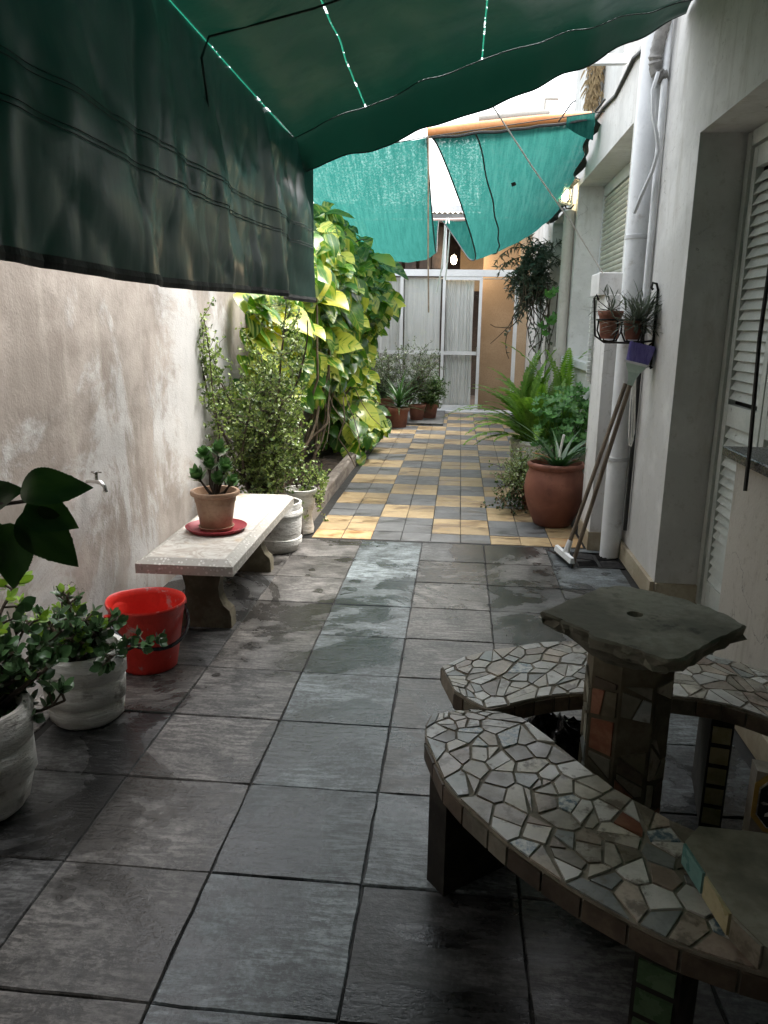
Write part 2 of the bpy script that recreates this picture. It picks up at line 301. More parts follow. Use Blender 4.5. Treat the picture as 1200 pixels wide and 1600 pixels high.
# ---------------------------------------------------------------- mesh helpers
WL = {}
def wl(o): return WL.get(o.name, Vector((0, 0, 0)))
def setp(o, label=None, cat=None, group=None, kind=None):
    if label: o['label'] = label
    if cat: o['category'] = cat
    if group: o['group'] = group
    if kind: o['kind'] = kind
    return o
def thing(name, label, cat, loc=(0, 0, 0), group=None):
    o = bpy.data.objects.new(name, None); COL.objects.link(o); o.location = loc; o.empty_display_size = .05
    WL[o.name] = Vector(loc); return setp(o, label, cat, group)
def link(name, me, parent=None, loc=None):
    o = bpy.data.objects.new(name, me); COL.objects.link(o)
    w = Vector(loc) if loc is not None else (wl(parent) if parent else Vector((0, 0, 0)))
    WL[o.name] = w
    if parent: o.parent = parent; o.location = w-wl(parent)
    else: o.location = w
    return o
def inst(name, me, mat4, parent=None):
    o = bpy.data.objects.new(name, me); COL.objects.link(o)
    if parent: o.parent = parent; mat4 = Matrix.Translation(-wl(parent)) @ mat4
    o.matrix_basis = mat4; return o
def frame(d, upv=Vector((0, 0, 1))):
    x = Vector(d).normalized(); z = upv-x*upv.dot(x)
    if z.length < 1e-4: z = Vector((0, 1, 0))-x*x.y
    z.normalize(); y = z.cross(x); return Matrix((x, y, z)).transposed()
def place(p, d, upv=Vector((0, 0, 1)), s=1., spin=0):
    m = frame(d, upv).to_4x4() @ Matrix.Rotation(spin, 4, 'X'); m.translation = p; return m @ Matrix.Scale(s, 4)
class MB:
    def __init__(s): s.v = []; s.f = []; s.mi = []
    def add(s, vs, fs, mi=0):
        b = len(s.v); s.v += [Vector(q) for q in vs]; s.f += [[b+i for i in q] for q in fs]; s.mi += [mi]*len(fs); return s
    def box(s, a, b, mi=0):
        (x0, y0, z0), (x1, y1, z1) = a, b
        return s.add([(x0, y0, z0), (x1, y0, z0), (x1, y1, z0), (x0, y1, z0), (x0, y0, z1), (x1, y0, z1), (x1, y1, z1), (x0, y1, z1)],
                     [(3, 2, 1, 0), (4, 5, 6, 7), (0, 1, 5, 4), (1, 2, 6, 5), (2, 3, 7, 6), (3, 0, 4, 7)], mi)
    def bbox(s, a, b, ch=.004, mi=0):      # box with chamfered top edge
        (x0, y0, z0), (x1, y1, z1) = a, b; c = ch
        v = [(x0, y0, z0), (x1, y0, z0), (x1, y1, z0), (x0, y1, z0), (x0, y0, z1-c), (x1, y0, z1-c), (x1, y1, z1-c), (x0, y1, z1-c), (x0+c, y0+c, z1), (x1-c, y0+c, z1), (x1-c, y1-c, z1), (x0+c, y1-c, z1)]
        f = [(3, 2, 1, 0), (8, 9, 10, 11)]
        for k in range(4): j = (k+1) % 4; f += [(k, j, 4+j, 4+k), (4+k, 4+j, 8+j, 8+k)]
        return s.add(v, f, mi)
    def tube(s, pts, rad, n=8, caps=True, mi=0):
        pts = [Vector(p) for p in pts]; m = len(pts); r = rad if isinstance(rad, (list, tuple)) else [rad]*m
        b = len(s.v); ref = None
        for i, p in enumerate(pts):
            t = (pts[min(i+1, m-1)]-pts[max(i-1, 0)]).normalized()
            if ref is None: ref = Vector((0, 0, 1)) if abs(t.z) < .9 else Vector((1, 0, 0))
            x = (ref-t*ref.dot(t)).normalized(); y = t.cross(x); ref = x
            for k in range(n): a = 2*math.pi*k/n; s.v.append(p+x*(r[i]*math.cos(a))+y*(r[i]*math.sin(a)))
        fs = []
        for i in range(m-1):
            for k in range(n): k2 = (k+1) % n; fs.append([b+i*n+k, b+i*n+k2, b+(i+1)*n+k2, b+(i+1)*n+k])
        if caps: fs += [[b+k for k in range(n)][::-1], [b+(m-1)*n+k for k in range(n)]]
        s.f += fs; s.mi += [mi]*len(fs); return s
    def lathe(s, prof, n=28, c=(0, 0, 0), mi=0, warp=None, a0=0):
        b = len(s.v); m = len(prof); c = Vector(c)
        for (r, z) in prof:
            for k in range(n):
                a = a0+2*math.pi*k/n; rr = r*(1+(warp(a, z) if warp else 0)); s.v.append(c+Vector((rr*math.cos(a), rr*math.sin(a), z)))
        fs = []
        for i in range(m-1):
            for k in range(n): k2 = (k+1) % n; fs.append([b+i*n+k, b+i*n+k2, b+(i+1)*n+k2, b+(i+1)*n+k])
        if prof[0][0] > 1e-6: fs.append([b+k for k in range(n)][::-1])
        if prof[-1][0] > 1e-6: fs.append([b+(m-1)*n+k for k in range(n)])
        s.f += fs; s.mi += [mi]*len(fs); return s
    def grid(s, fn, nu, nv, mi=0):
        b = len(s.v); s.v += [Vector(fn(i/nu, j/nv)) for j in range(nv+1) for i in range(nu+1)]
        fs = [[b+j*(nu+1)+i, b+j*(nu+1)+i+1, b+(j+1)*(nu+1)+i+1, b+(j+1)*(nu+1)+i] for j in range(nv) for i in range(nu)]
        s.f += fs; s.mi += [mi]*len(fs); return s
    def prism(s, poly, z0, z1, mi=0, ch=0):       # poly: list of (x,y) ccw
        n = len(poly); v = [(x, y, z0) for x, y in poly]+[(x, y, z1) for x, y in poly]
        f = [list(range(n))[::-1], list(range(n, 2*n))]+[[k, (k+1) % n, n+(k+1) % n, n+k] for k in range(n)]
        return s.add(v, f, mi)
    def mesh(s, mats, smooth=False, origin=(0, 0, 0), sharp=None):
        me = bpy.data.meshes.new('m'); o = Vector(origin)
        me.from_pydata([tuple(q-o) for q in s.v], [], s.f)
        for m in (mats if isinstance(mats, (list, tuple)) else [mats]): me.materials.append(m if not isinstance(m, str) else M[m])
        me.polygons.foreach_set('material_index', s.mi)
        if smooth: me.polygons.foreach_set('use_smooth', [True]*len(s.f))
        me.update()
        if smooth and sharp is not None:
            try: me.set_sharp_from_angle(angle=sharp)
            except Exception: pass
        return me
    def build(s, name, mats, parent=None, smooth=False, origin=None, kind=None, sharp=R(40), solid=0):
        org = Vector(origin) if origin is not None else (wl(parent) if parent else Vector((0, 0, 0)))
        o = link(name, s.mesh(mats, smooth, org, sharp), parent, org)
        if kind: o['kind'] = kind
        if solid:
            md = o.modifiers.new('t', 'SOLIDIFY'); md.thickness = solid; md.offset = 0
        return o
def jit(a): return random.uniform(-a, a)
def lerp(a, b, t): return a+(b-a)*t
def interp(tab, x):
    if x <= tab[0][0]: return tab[0][1]
    for (a, va), (b, vb) in zip(tab, tab[1:]):
        if x <= b: return lerp(va, vb, (x-a)/(b-a))
    return tab[-1][1]
def nz(x, y, z=0): return noise.noise(Vector((x, y, z)))
# ================================================================ THE SETTING
setp(MB().grid(lambda u, v: (lerp(-400, 400, u), lerp(-400, 400, v), -.09), 8, 8).build('ground', 'mortar'), kind='structure')

# slate slabs (0.40 m) under the awning
pav = MB().box((-1.62, -2.5, -.085), (1.06, 4.885, -.007)).build('slate_paving', 'mortar'); pav['kind'] = 'structure'
def slab_mesh(w, d, mat):
    mb = MB(); e = .003; n = 6
    ring = []
    for k in range(n): ring.append((lerp(-w/2, w/2, k/n), -d/2))
    for k in range(n): ring.append((w/2, lerp(-d/2, d/2, k/n)))
    for k in range(n): ring.append((lerp(w/2, -w/2, k/n), d/2))
    for k in range(n): ring.append((-w/2, lerp(d/2, -d/2, k/n)))
    ring = [(x+jit(.0022), y+jit(.0022)) for x, y in ring]
    top = [(x*(1-2*e/w), y*(1-2*e/d), 0.) for x, y in ring]; m = len(ring)
    v = [(x, y, -.03) for x, y in ring]+[(x, y, -.004) for x, y in ring]+top
    f = [[k, (k+1) % m, m+(k+1) % m, m+k] for k in range(m)]+[[m+k, m+(k+1) % m, 2*m+(k+1) % m, 2*m+k] for k in range(m)]+[list(range(2*m, 3*m))]
    mb.add(v, f); return mb.mesh(mat)
kinds = ['slate_w0', 'slate_w1', 'slate_b0', 'slate_b1', 'slate_d']
SLM = {k: [slab_mesh(.3962, .3962, M[k]) for _ in range(3)] for k in kinds}
colmat = {-2: ['slate_d', 'slate_w0'], -1: ['slate_w0', 'slate_w1', 'slate_w0'], 0: ['slate_b0', 'slate_b1', 'slate_b0'], 1: ['slate_w1', 'slate_d', 'slate_w1'], 2: ['slate_b1', 'slate_d', 'slate_w1'], 3: ['slate_d', 'slate_b1']}
for ci in range(-3, 4):
    for r in range(-4, 9):
        if ci == 3 and r == 8: continue
        x0 = -.6+.4*ci; cx = x0+.2; cy = 1.27+.4*r+.2
        k = random.choice(colmat.get(ci, ['slate_d', 'slate_w0']))
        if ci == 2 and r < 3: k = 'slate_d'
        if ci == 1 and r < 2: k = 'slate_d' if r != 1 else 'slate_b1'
        sx = 1
        if ci == -3: cx = -1.42-.1; sx = .46
        o = inst('tile', random.choice(SLM[k]), Matrix.Translation((cx, cy, jit(.0018))) @ Matrix.Rotation(R(jit(.35)), 4, 'Z') @ Matrix.Rotation(R(jit(.25)), 4, 'X'), pav)
        if sx != 1: o.scale = (sx, 1, 1)
# cut slabs round the drain
for (a, b, c, d) in [(.604, 4.48, .74, 4.868), (.745, 4.80, 1.035, 4.868)]:
    inst('tile', slab_mesh(c-a-.008, d-b-.008, M['slate_b1']), Matrix.Translation(((a+c)/2, (b+d)/2, 0)), pav)

# small two-tone tiles
chk = MB().box((-1.62, 4.886, -.085), (1.06, 12.86, -.006)).build('checker_paving', 'mortar'); chk['kind'] = 'structure'
def small_mesh(w, d, mat):
    e = .003; ring = [(-w/2, -d/2), (w/2, -d/2), (w/2, d/2), (-w/2, d/2)]
    v = [(x, y, -.025) for x, y in ring]+[(x, y, -.0025) for x, y in ring]+[(x*(1-2*e/w), y*(1-2*e/d), 0.) for x, y in ring]
    f = [[k, (k+1) % 4, 4+(k+1) % 4, 4+k] for k in range(4)]+[[4+k, 4+(k+1) % 4, 8+(k+1) % 4, 8+k] for k in range(4)]+[[8, 9, 10, 11]]
    return MB().add(v, f).mesh(mat)
TM = {k: small_mesh(.1955, .2, M[k]) for k in ('ty', 'tg', 'to')}; TF = {k: small_mesh(.1955, .205, M[k]) for k in ('ty', 'tg', 'to')}
rest = MB(); count = 0
for r in range(-1, 38):
    for c in range(-5, 5):
        x = -.15+.2*c+.1; b = math.floor((c+100)/2)-50          # block column: 0 = [-.15,.25]
        if r < 0: y = 5.012; col = {-3: 'to', -2: 'to', -1: 'tg', 0: 'tg', 1: 'ty', 2: 'to'}.get(b, 'ty')
        else:
            y = 5.125+.2055*r+.1; col = 'ty' if (b+r//2) % 2 == 0 else 'tg'
        if x < -1.02 and y < 10.9: continue
        if y > 12.7: continue
        if count < 285:
            inst('tile', TF[col] if r < 0 else TM[col], Matrix.Translation((x+jit(.001), y+jit(.001), jit(.0012))) @ Matrix.Rotation(R(jit(.3)), 4, 'Z'), chk); count += 1
        else: rest.bbox((x-.0975, y-.1, -.025), (x+.0975, y+.1, jit(.001)), .003, 0 if col == 'ty' else 1)
rest.build('far_tiles', ['ty', 'tg'], chk, kind='stuff')

# planting bed
bed = MB().grid(lambda u, v: (lerp(-1.56, -1.09, u), lerp(4.95, 12.7, v), .055+.03*nz(u*5, v*60)+.02*nz(u*17, v*200)), 12, 160).build('soil_bed', 'soil', smooth=True); bed['kind'] = 'structure'
kb = MB()
def kerbf(u, v):
    ang = v; prof = [(-1.115, -.02), (-1.115, .098), (-1.105, .108), (-1.035, .112), (-1.022, .102), (-1.018, -.02)]
    return None
N = 40; prof = [(-1.118, -.02), (-1.118, .1), (-1.105, .112), (-1.035, .116), (-1.021, .104), (-1.016, -.02)]
for i in range(N+1):
    y = lerp(4.93, 9.6, i/N)
    for k, (x, z) in enumerate(prof): kb.v.append(Vector((x+.012*(5.2-y)*-.15+.006*nz(y*2, k), y, z+.006*nz(y*3, k*.3, 5))))
m = len(prof)
for i in range(N):
    for k in range(m-1): kb.f.append([i*m+k, i*m+k+1, (i+1)*m+k+1, (i+1)*m+k][::-1]); kb.mi.append(0)
kb.f += [list(range(m)), [N*m+k for k in range(m)][::-1]]; kb.mi += [0, 0]
setp(kb.build('kerb', 'kerb'), kind='structure')
st = MB().bbox((-1.5, 10.95, -.02), (-.2, 12.68, .034), .006).build('low_step', 'tg'); st['kind'] = 'structure'

# ---------------------------------------------------------------- left garden wall
gw = MB()
gw.grid(lambda u, v: (-1.555+.01*nz(u*16, v*4)+.004*nz(u*60, v*16), lerp(-2.6, 12.9, u), lerp(-.03, 2.32, v)), 240, 60)
gw.box((-1.76, -2.6, -.03), (-1.575, 12.9, 2.335))
setp(gw.build('garden_wall', 'plaster', smooth=True), 'long weathered taupe plaster wall with pale flaking patches', 'wall')

# ---------------------------------------------------------------- house along the right side
X0, X1 = 1.06, 1.62; TOP = 3.12
house = thing('house', 'white painted house wall with deep shuttered openings along the right', 'house', (1.06, 4.4, 0))
hw = MB()
def wseg(y0, y1, z0, z1): hw.box((X0, y0, z0), (X1, y1, z1))
wseg(-2.6, .9, 0, TOP+.2); wseg(.9, 3.94, 2.27, TOP+.2); wseg(3.94, 5.5, 0, TOP); wseg(5.5, 7.85, 2.68, TOP); wseg(5.5, 7.85, 0, 1.12)
wseg(7.85, 8.75, 0, TOP); wseg(8.75, 9.88, 2.6, TOP); wseg(9.88, 10.35, 0, TOP); wseg(10.35, 11.25, 2.46, TOP); wseg(11.25, 12.9, 0, TOP)
hw.build('wall', 'white_wall', house)
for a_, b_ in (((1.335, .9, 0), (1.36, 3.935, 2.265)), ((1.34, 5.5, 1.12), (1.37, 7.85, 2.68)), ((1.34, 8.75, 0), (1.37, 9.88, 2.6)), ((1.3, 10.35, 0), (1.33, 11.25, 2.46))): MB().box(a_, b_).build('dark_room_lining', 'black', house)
MB().box((1.036, 3.935, .0), (1.058, 4.95, .105)).box((1.062, 3.916, 0), (1.28, 3.938, .1)).build('skirting', 'skirt', house)
MB().box((1.036, 1.6, 0), (1.058, 2.985, .1)).build('skirting', 'skirt', house)
par = MB().box((1.06, .9, 0), (1.27, 2.98, .925)).build('parapet', 'cream_wall', house)
MB().bbox((1.02, .88, .927), (1.31, 3.03, .962), .004).build('granite_sill', 'granite', house)
# louvred shutter leaves in the tall opening
def louvre(y0, y1, z0, z1, x, mid=1.0):
    lf = MB(); t = .034; st_ = .05
    lf.box((x, y0, z0), (x+t, y0+st_, z1)); lf.box((x, y1-st_, z0), (x+t, y1, z1))
    for a, b in ((z0, z0+.14), (mid-.05, mid+.05), (z1-.09, z1)): lf.box((x+.001, y0+st_, a), (x+t-.001, y1-st_, b))
    leaf = lf.build('shutter', 'shutter', house)
    sl_ = MB(); w = (y1-y0)/2-st_-.001
    sl_.add([(-.017, -w, -.024), (-.012, -w, -.026), (.015, -w, .022), (.010, -w, .026), (-.017, w, -.024), (-.012, w, -.026), (.015, w, .022), (.010, w, .026)],
            [(0, 1, 2, 3), (7, 6, 5, 4), (0, 4, 5, 1), (1, 5, 6, 2), (2, 6, 7, 3), (3, 7, 4, 0)])
    me = sl_.mesh(M['shutter']); z = z0+.17
    while z < z1-.115:
        if not (mid-.075 < z < mid+.075): inst('slat', me, Matrix.Translation((x+.018, (y0+y1)/2, z)) @ Matrix.Rotation(R(jit(1.2)), 4, 'Y'), leaf)
        z += .0455
    for hz in (z0+.25, z1-.4): MB().tube([(x+.004, y1-.004, hz), (x+.004, y1-.004, hz+.11)], .008).build('hinge', 'shutter', leaf)
    return leaf
MB().box((1.272, 3.88, .01), (1.332, 3.934, 2.262)).box((1.273, .92, 2.2), (1.331, 3.878, 2.262)).build('door_frame', 'shutter', house)
louvre(3.405, 3.872, .02, 2.19, 1.285); louvre(2.925, 3.395, .02, 2.19, 1.287); louvre(2.44, 2.915, .97, 2.19, 1.285); louvre(1.95, 2.43, .97, 2.19, 1.287)
# roller shutter in the far window
rs = MB().box((1.29, 5.5, 2.58), (1.338, 7.84, 2.675)).box((1.285, 7.79, 1.13), (1.335, 7.838, 2.578)).build('roller_shutter', 'white_paint', house)
slm = MB(); slm.grid(lambda u, v: (-.011*math.sin(math.pi*v), lerp(-1.14, 1.14, u), lerp(-.021, .019, v)), 1, 5)
rsm = slm.mesh(M['roller'], True)
for k in range(33): inst('slat', rsm, Matrix.Translation((1.3+(-.0 if k < 30 else .004), 6.645, 1.16+.0435*k)), rs)
MB().box((1.0, 5.26, 1.06), (1.28, 7.86, 1.118)).build('window_sill', 'white_paint', house)
MB().box((1.29, 8.76, 0), (1.325, 9.87, 2.59)).build('far_shutter', 'shutter', house)
# box pilaster beside the downpipe with its cap and a strip of shutter slat ends
MB().bbox((.872, 4.86, .0), (1.058, 5.24, 1.59), .004).build('pilaster', 'white_wall', house)
MB().box((.862, 4.85, 0), (.871, 5.25, .12)).box((.872, 4.848, 0), (1.0, 4.858, .12)).build('skirting', 'skirt', house)
MB().bbox((.832, 4.98, 1.592), (1.057, 5.28, 1.725), .006).build('pilaster_cap', 'white_wall', house)
sm = MB().box((-.012, -.02, -.009), (.012, .02, .009)).mesh(M['shutter'])
for k in range(20): inst('slat_end', sm, Matrix.Translation((.852, 5.262, 1.06+.0262*k)), house)
MB().box((.866, 5.243, 1.03), (.9, 5.3, 1.59)).build('shutter_stile', 'shutter', house)
# overhanging roof line, white block and roof edge rising behind
MB().box((1.16, 8.6, TOP), (1.32, 9.4, 4.35)).box((1.33, 7.6, TOP), (2.2, 9.35, 4.15)).build('chimney_block', 'white_wall', house)
MB().add([(1.05, 9.6, 3.3), (1.05, 13.0, 3.75), (1.9, 13.0, 3.75), (1.9, 9.6, 3.3), (1.05, 9.6, 3.36), (1.05, 13.0, 3.81), (1.9, 13.0, 3.81), (1.9, 9.6, 3.36)], [(3, 2, 1, 0), (4, 5, 6, 7), (0, 1, 5, 4), (1, 2, 6, 5), (2, 3, 7, 6), (3, 0, 4, 7)]).build('roof_edge', 'brown', house)
MB().box((1.07, 9.62, TOP), (1.6, 12.9, 3.29)).build('upper_wall', 'white_wall', house)

# unseen dark wall, roof and panel added behind the camera to darken the foreground
rp = thing('unseen_shade_shell', None, None, (0, -1.2, 0)); rp['kind'] = 'structure'
MB().box((-1.76, -2.9, -.03), (1.62, -2.61, 3.3)).build('rear_wall', 'brown', rp)
MB().box((-1.76, -2.9, 3.34), (1.62, .25, 3.44)).build('unseen_shade_roof', 'brown', rp)
MB().box((-1.76, -2.6, 2.34), (-1.66, .25, 3.33)).build('unseen_shade_panel', 'brown', rp)

# ---------------------------------------------------------------- glazed room at the far end
rm = thing('garden_room', 'white aluminium glazed garden room with curtains at the far end', 'building', (0, 12.8, 0))
fr = MB()
for x in (-1.5, -.965, -.285, .3): fr.box((x-.024, 12.79, .02), (x+.024, 12.84, 2.155))
fr.box((-1.5, 12.785, 2.157), (.9, 12.86, 2.26)); fr.box((-1.5, 12.792, .0), (.9, 12.86, .045))
fr.box((-1.476, 12.793, .93), (-.989, 12.838, .985)); fr.box((-.941, 12.793, .93), (-.309, 12.838, .985)); fr.box((-.261, 12.793, .93), (.276, 12.838, .985)); fr.box((-.261, 12.793, .046), (.276, 12.838, .11))
fr.box((-.261, 12.793, 2.1), (.276, 12.838, 2.156)); fr.box((-.315, 12.8, 2.262), (-.27, 12.84, 3.02)); fr.box((.84, 12.8, .0), (.9, 12.84, 2.156))
fr.box((-1.3, 12.8, 2.262), (-1.26, 12.84, 3.02))
fr.build('door_frame', 'alu', rm)
MB().bbox((-1.5, 12.66, -.02), (1.05, 12.79, .03), .005).build('door_sill', 'white_paint', rm)
for a, b in ((-1.476, -.989), (-.941, -.309), (-.261, .276)):
    for z0, z1 in ((.986, 2.1), (.11, .929)): MB().add([(a, 12.816, z0), (b, 12.816, z0), (b, 12.816, z1), (a, 12.816, z1)], [(0, 1, 2, 3)]).build('pane', 'glass', rm)
MB().box((.262, 12.78, .92), (.274, 12.79, 1.06)).build('door_handle', 'steel', rm)
def curtain(a, b, nf, amp, y):
    MB().grid(lambda u, v: (lerp(a, b, u)+.01*math.sin(v*3+u*9), y+amp*math.sin(u*nf*2*math.pi+.6*math.sin(u*23))*(.5+.5*min(1, (1-v)*2+.2))+.01*nz(u*9, v*3), lerp(.07, 2.12, v)), 180, 8).build('curtain', 'curtain', rm, smooth=True)
curtain(-1.47, -.93, 6, .012, 12.9); curtain(-.93, -.33, 5, .01, 12.9); curtain(-.26, .2, 8, .013, 12.89)
MB().tube([(-1.48, 12.92, 2.13), (.88, 12.92, 2.13)], .009).build('curtain_rail', 'alu', rm)
MB().box((.34, 13.35, 0), (1.7, 13.42, 3.0)).box((-.05, 14.4, 2.0), (1.7, 14.46, 3.3)).build('partition_wall', 'ochre', rm)
MB().box((.9, 12.79, 0), (1.055, 13.3, 3.0)).build('jamb_wall', 'ochre', rm)
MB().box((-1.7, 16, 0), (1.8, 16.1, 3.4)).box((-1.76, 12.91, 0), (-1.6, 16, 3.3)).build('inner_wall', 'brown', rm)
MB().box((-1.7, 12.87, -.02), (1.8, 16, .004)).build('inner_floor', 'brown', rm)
zr = MB()
zr.grid(lambda u, v: (lerp(-1.9, 1.9, u), lerp(12.74, 16.4, v), lerp(3.1, 3.5, v)+.012*math.sin(u*2*math.pi*46)), 368, 3); zr.build('corrugated_roof', 'zinc', rm, smooth=True, solid=.004)
MB().box((-1.9, 12.74, 2.98), (1.05, 12.79, 3.085)).build('fascia', 'zinc', rm)
MB().box((-1.9, 12.7, 3.12), (1.05, 12.76, 3.2)).build('gutter', 'white_paint', rm)
for x in (-1.0, -.55, .1, .6): MB().box((x-.03, 12.9, 2.96), (x+.03, 16, 3.05)).build('rafter', 'brown', rm)
for x in (-1.1, -.86, -.62, -.42): MB().box((x-.09, 13.2, 2.3), (x+.09, 13.24, 2.95)).build('board', 'brown', rm)
pl = thing('ceiling_lamp', 'lit warm lamp glowing above the glazed door', 'lamp', (-.15, 13.0, 2.42))
MB().lathe([(0, -.07), (.035, -.055), (.05, 0), (.04, .05), (.02, .07), (0, .07)], 16, (-.15, 13.0, 2.42)).build('globe', 'bulb', pl, smooth=True)
MB().tube([(-.15, 13.0, 2.49), (-.15, 13.35, 2.55)], .008).build('stem', 'alu', pl)
pt = bpy.data.lights.new('ceiling_lamp_light', 'POINT'); pt.energy = 2.5; pt.color = (1, .72, .42); pt.shadow_soft_size = .09
po = bpy.data.objects.new('ceiling_lamp_light', pt); COL.objects.link(po); po.parent = pl; po.location = (.25, .1, -.05)

# neighbour's roof seen above
nb = thing('neighbour_building', 'white upper storey with a pinkish corrugated roof far behind', 'building', (.9, 16.4, 0))
MB().box((.35, 16.6, 3.2), (2.6, 18, 5.02)).build('wall', 'white_wall', nb)
MB().grid(lambda u, v: (lerp(-.75, 2.8, u), lerp(16.1, 18.2, v), 5.04+.28*v+.05*u+.022*math.sin(u*2*math.pi*30)), 240, 3).build('corrugated_roof', 'roof_red', nb, smooth=True, solid=.01)
MB().tube([(.2, 16.3, 5.3), (1.0, 16.3, 5.36), (1.55, 16.3, 5.38)], .06, 10).tube([(1.45, 16.3, 5.38), (1.45, 16.3, 5.62), (1.7, 16.3, 5.62)], .03, 8).build('roof_pipe', 'cream_wall', nb, smooth=True)
# ================================================================ AWNING
aw = thing('awning', 'dark green tarpaulin awning with hanging side flap and stitched seams', 'awning', (-.88, 1.0, 1.53))
ZC = [(-.88, 2.305), (-.51, 2.44), (-.23, 2.55), (.058, 2.66), (.55, 2.78), (1.05, 2.93)]
def ysea(x): return 4.15+(.12 if x > .6 else 0)*min(1, (x-.6)/.45)
def cz(x, y):
    t = (y+2.5)/6.65
    z = interp(ZC, x)
    fold = 1.3*(.02*math.sin((x*5+y*1.1)+1.3*nz(x*2, y*1.2))+.03*nz(x*1.8+3, y*1.3)+.012*nz(x*6, y*5))*min(1, .25+max(0, 4.15-y))
    sag = -.035*math.sin(math.pi*((y*1.05) % 1))*(.4+.6*nz(y, 3)) if False else 0
    edge = min(1, (x+.88)/.15)*min(1, (1.06-x)/.12)
    # pulled wrinkles running out from the far seam
    pull = .022*nz(x*6.5+2, y*1.1, 4)*math.exp(-max(0, 4.15-y)*1.1)
    return z+(fold+pull)*max(0, edge)+sag
def strip(x0, x1, n):
    MB().grid(lambda u, v: (lambda x, y: (x, y, cz(x, y)))(lerp(x0, x1, u), lerp(-2.5, ysea(lerp(x0, x1, u)), v)), n, 150).build('canopy_panel', 'tarp', aw, smooth=True)
strip(-.8725, -.5135, 16); strip(-.5065, .0525, 24); strip(.0595, 1.05, 40)
for xs in (-.876, -.51, .056):
    MB().grid(lambda u, v: (lambda x, y: (x, y, cz(xs, y)-.0015))(xs+lerp(-.006, .006, u), lerp(-2.5, 4.12, v)), 1, 200).build('seam', 'seam', aw)
FL = [(-.88, .15), (-.5, .185), (.12, .2), (.5, .15), (.9, .06), (1.05, .02)]
def flapf(u, v):
    x = lerp(-.876, 1.05, u); d = interp(FL, x); y = ysea(x)
    return (x, y+.01+.1*v**.8+.008*nz(u*5,4)*v, cz(x, y)-d*v+.012*nz(u*11, v*2)*v)
MB().grid(flapf, 90, 10).build('front_flap', 'tarp', aw, smooth=True)
MB().tube([Vector(flapf(i/90, 1)) for i in range(91)], .0035, 6).build('flap_hem', 'hem', aw, smooth=True)
MB().tube([Vector((lambda x: (x, ysea(x)-.003, cz(x, ysea(x))-.004))(lerp(-.876, 1.05, i/90))) for i in range(91)], .0028, 6).build('front_cord', 'hem', aw, smooth=True)
# side flap: vertical sheet with two stitched lines
def valf(u, v):          # u along y (0 near .. 1 far), v 0 bottom .. 1 fold
    y = lerp(-2.5, 4.24, u); z = lerp(1.53, 2.305, v)
    x = -.878+.04*(1-v)
    amp = .014+.022*(1-v)
    x += amp*math.sin(y*7.5+1.5*nz(y*1.3, v*1.2))*(.35+.65*abs(nz(y*.9, 7)))*min(1, (1-v)*4)
    x += .03*nz(y*1.1, v*2.1, 3)*min(1, (1-v)*3)+.010*nz(y*4.5+v*3, v*5, 9)*min(1, (1-v)*5)
    g = math.exp(-((z-1.83)/.06)**2)                       # gathers between the two seams
    x += g*.011*math.sin(y*30+2.5*nz(y*5, 1))*(.3+1.2*abs(nz(y*1.7, 5)))
    if v < .33: x += .02*math.sin(y*16+3*nz(y*2, 2))*(.33-v)*3*abs(nz(y*1.2, 4))
    q_ = min(1, (1-v)*5)
    x += q_*.026*max(0, math.cos(y*5.3+2.2*nz(y*.8, 11)+.5*v))**8*(.3+abs(nz(y*.7, 13)))*2+q_*.012*max(0, math.cos(y*11.7+3*nz(y*.9, 17)-.8*v))**6*(1-v)
    x += q_*.020*(abs(nz(y*3.2+v*1.6, v*.9, 21))**.6-.35)+q_*.012*(abs(nz(y*7-v*2.5, v*1.3, 31))**.6-.35)
    x += .05*max(0, (u-.955)/.045)**1.5*(1-.6*v)           # the far corner curls round
    z += .012*math.sin(y*2.2)*(1-v)
    return (x, y, z)
MB().grid(valf, 620, 56).build('side_flap', 'tarp_side', aw, smooth=True)
MB().grid(lambda u, v: (lambda p, q: (p[0]+.006*math.cos(v*6.28), p[1], p[2]-.012+.016*math.sin(v*6.28)))(valf(u, 0), 0), 520, 6).build('side_hem', 'hem', aw)
for vz in (.44, .33):
    for dz in (0, .012):
        MB().tube([Vector(valf(i/300, vz+dz/.775))+Vector((.004, 0, 0)) for i in range(301)], .0014, 4).build('stitch_line', 'hem', aw)
MB().grid(lambda u, v: (lerp(valf(1, lerp(.0, 1, v))[0]-.02, -.80, u), 4.243+.03*u, valf(1, lerp(.0, 1, v))[2]+.02*v), 4, 16).build('corner_fold', 'tarp_side', aw, smooth=True)
MB().tube([(-.868, 2.72, 1.8), (-.866, 2.75, 1.95), (-.862, 2.72, 2.1), (-.858, 2.66, 2.22), (-.85, 2.72, 2.3), (-.7, 2.78, 2.355), (-.52, 2.82, 2.41), (-.3, 2.86, 2.49), (-.05, 2.95, 2.58), (.2, 3.0, 2.65), (.5, 3.05, 2.72)], .004, 5).build('lacing_cord', 'cable', aw)
for (y, z) in ((3.05, 2.015), (3.61, 2.07)):
    MB().lathe([(.006, -.0015), (.009, -.0015), (.009, .0015), (.006, .0015)], 10).build('eyelet', 'alu', aw)

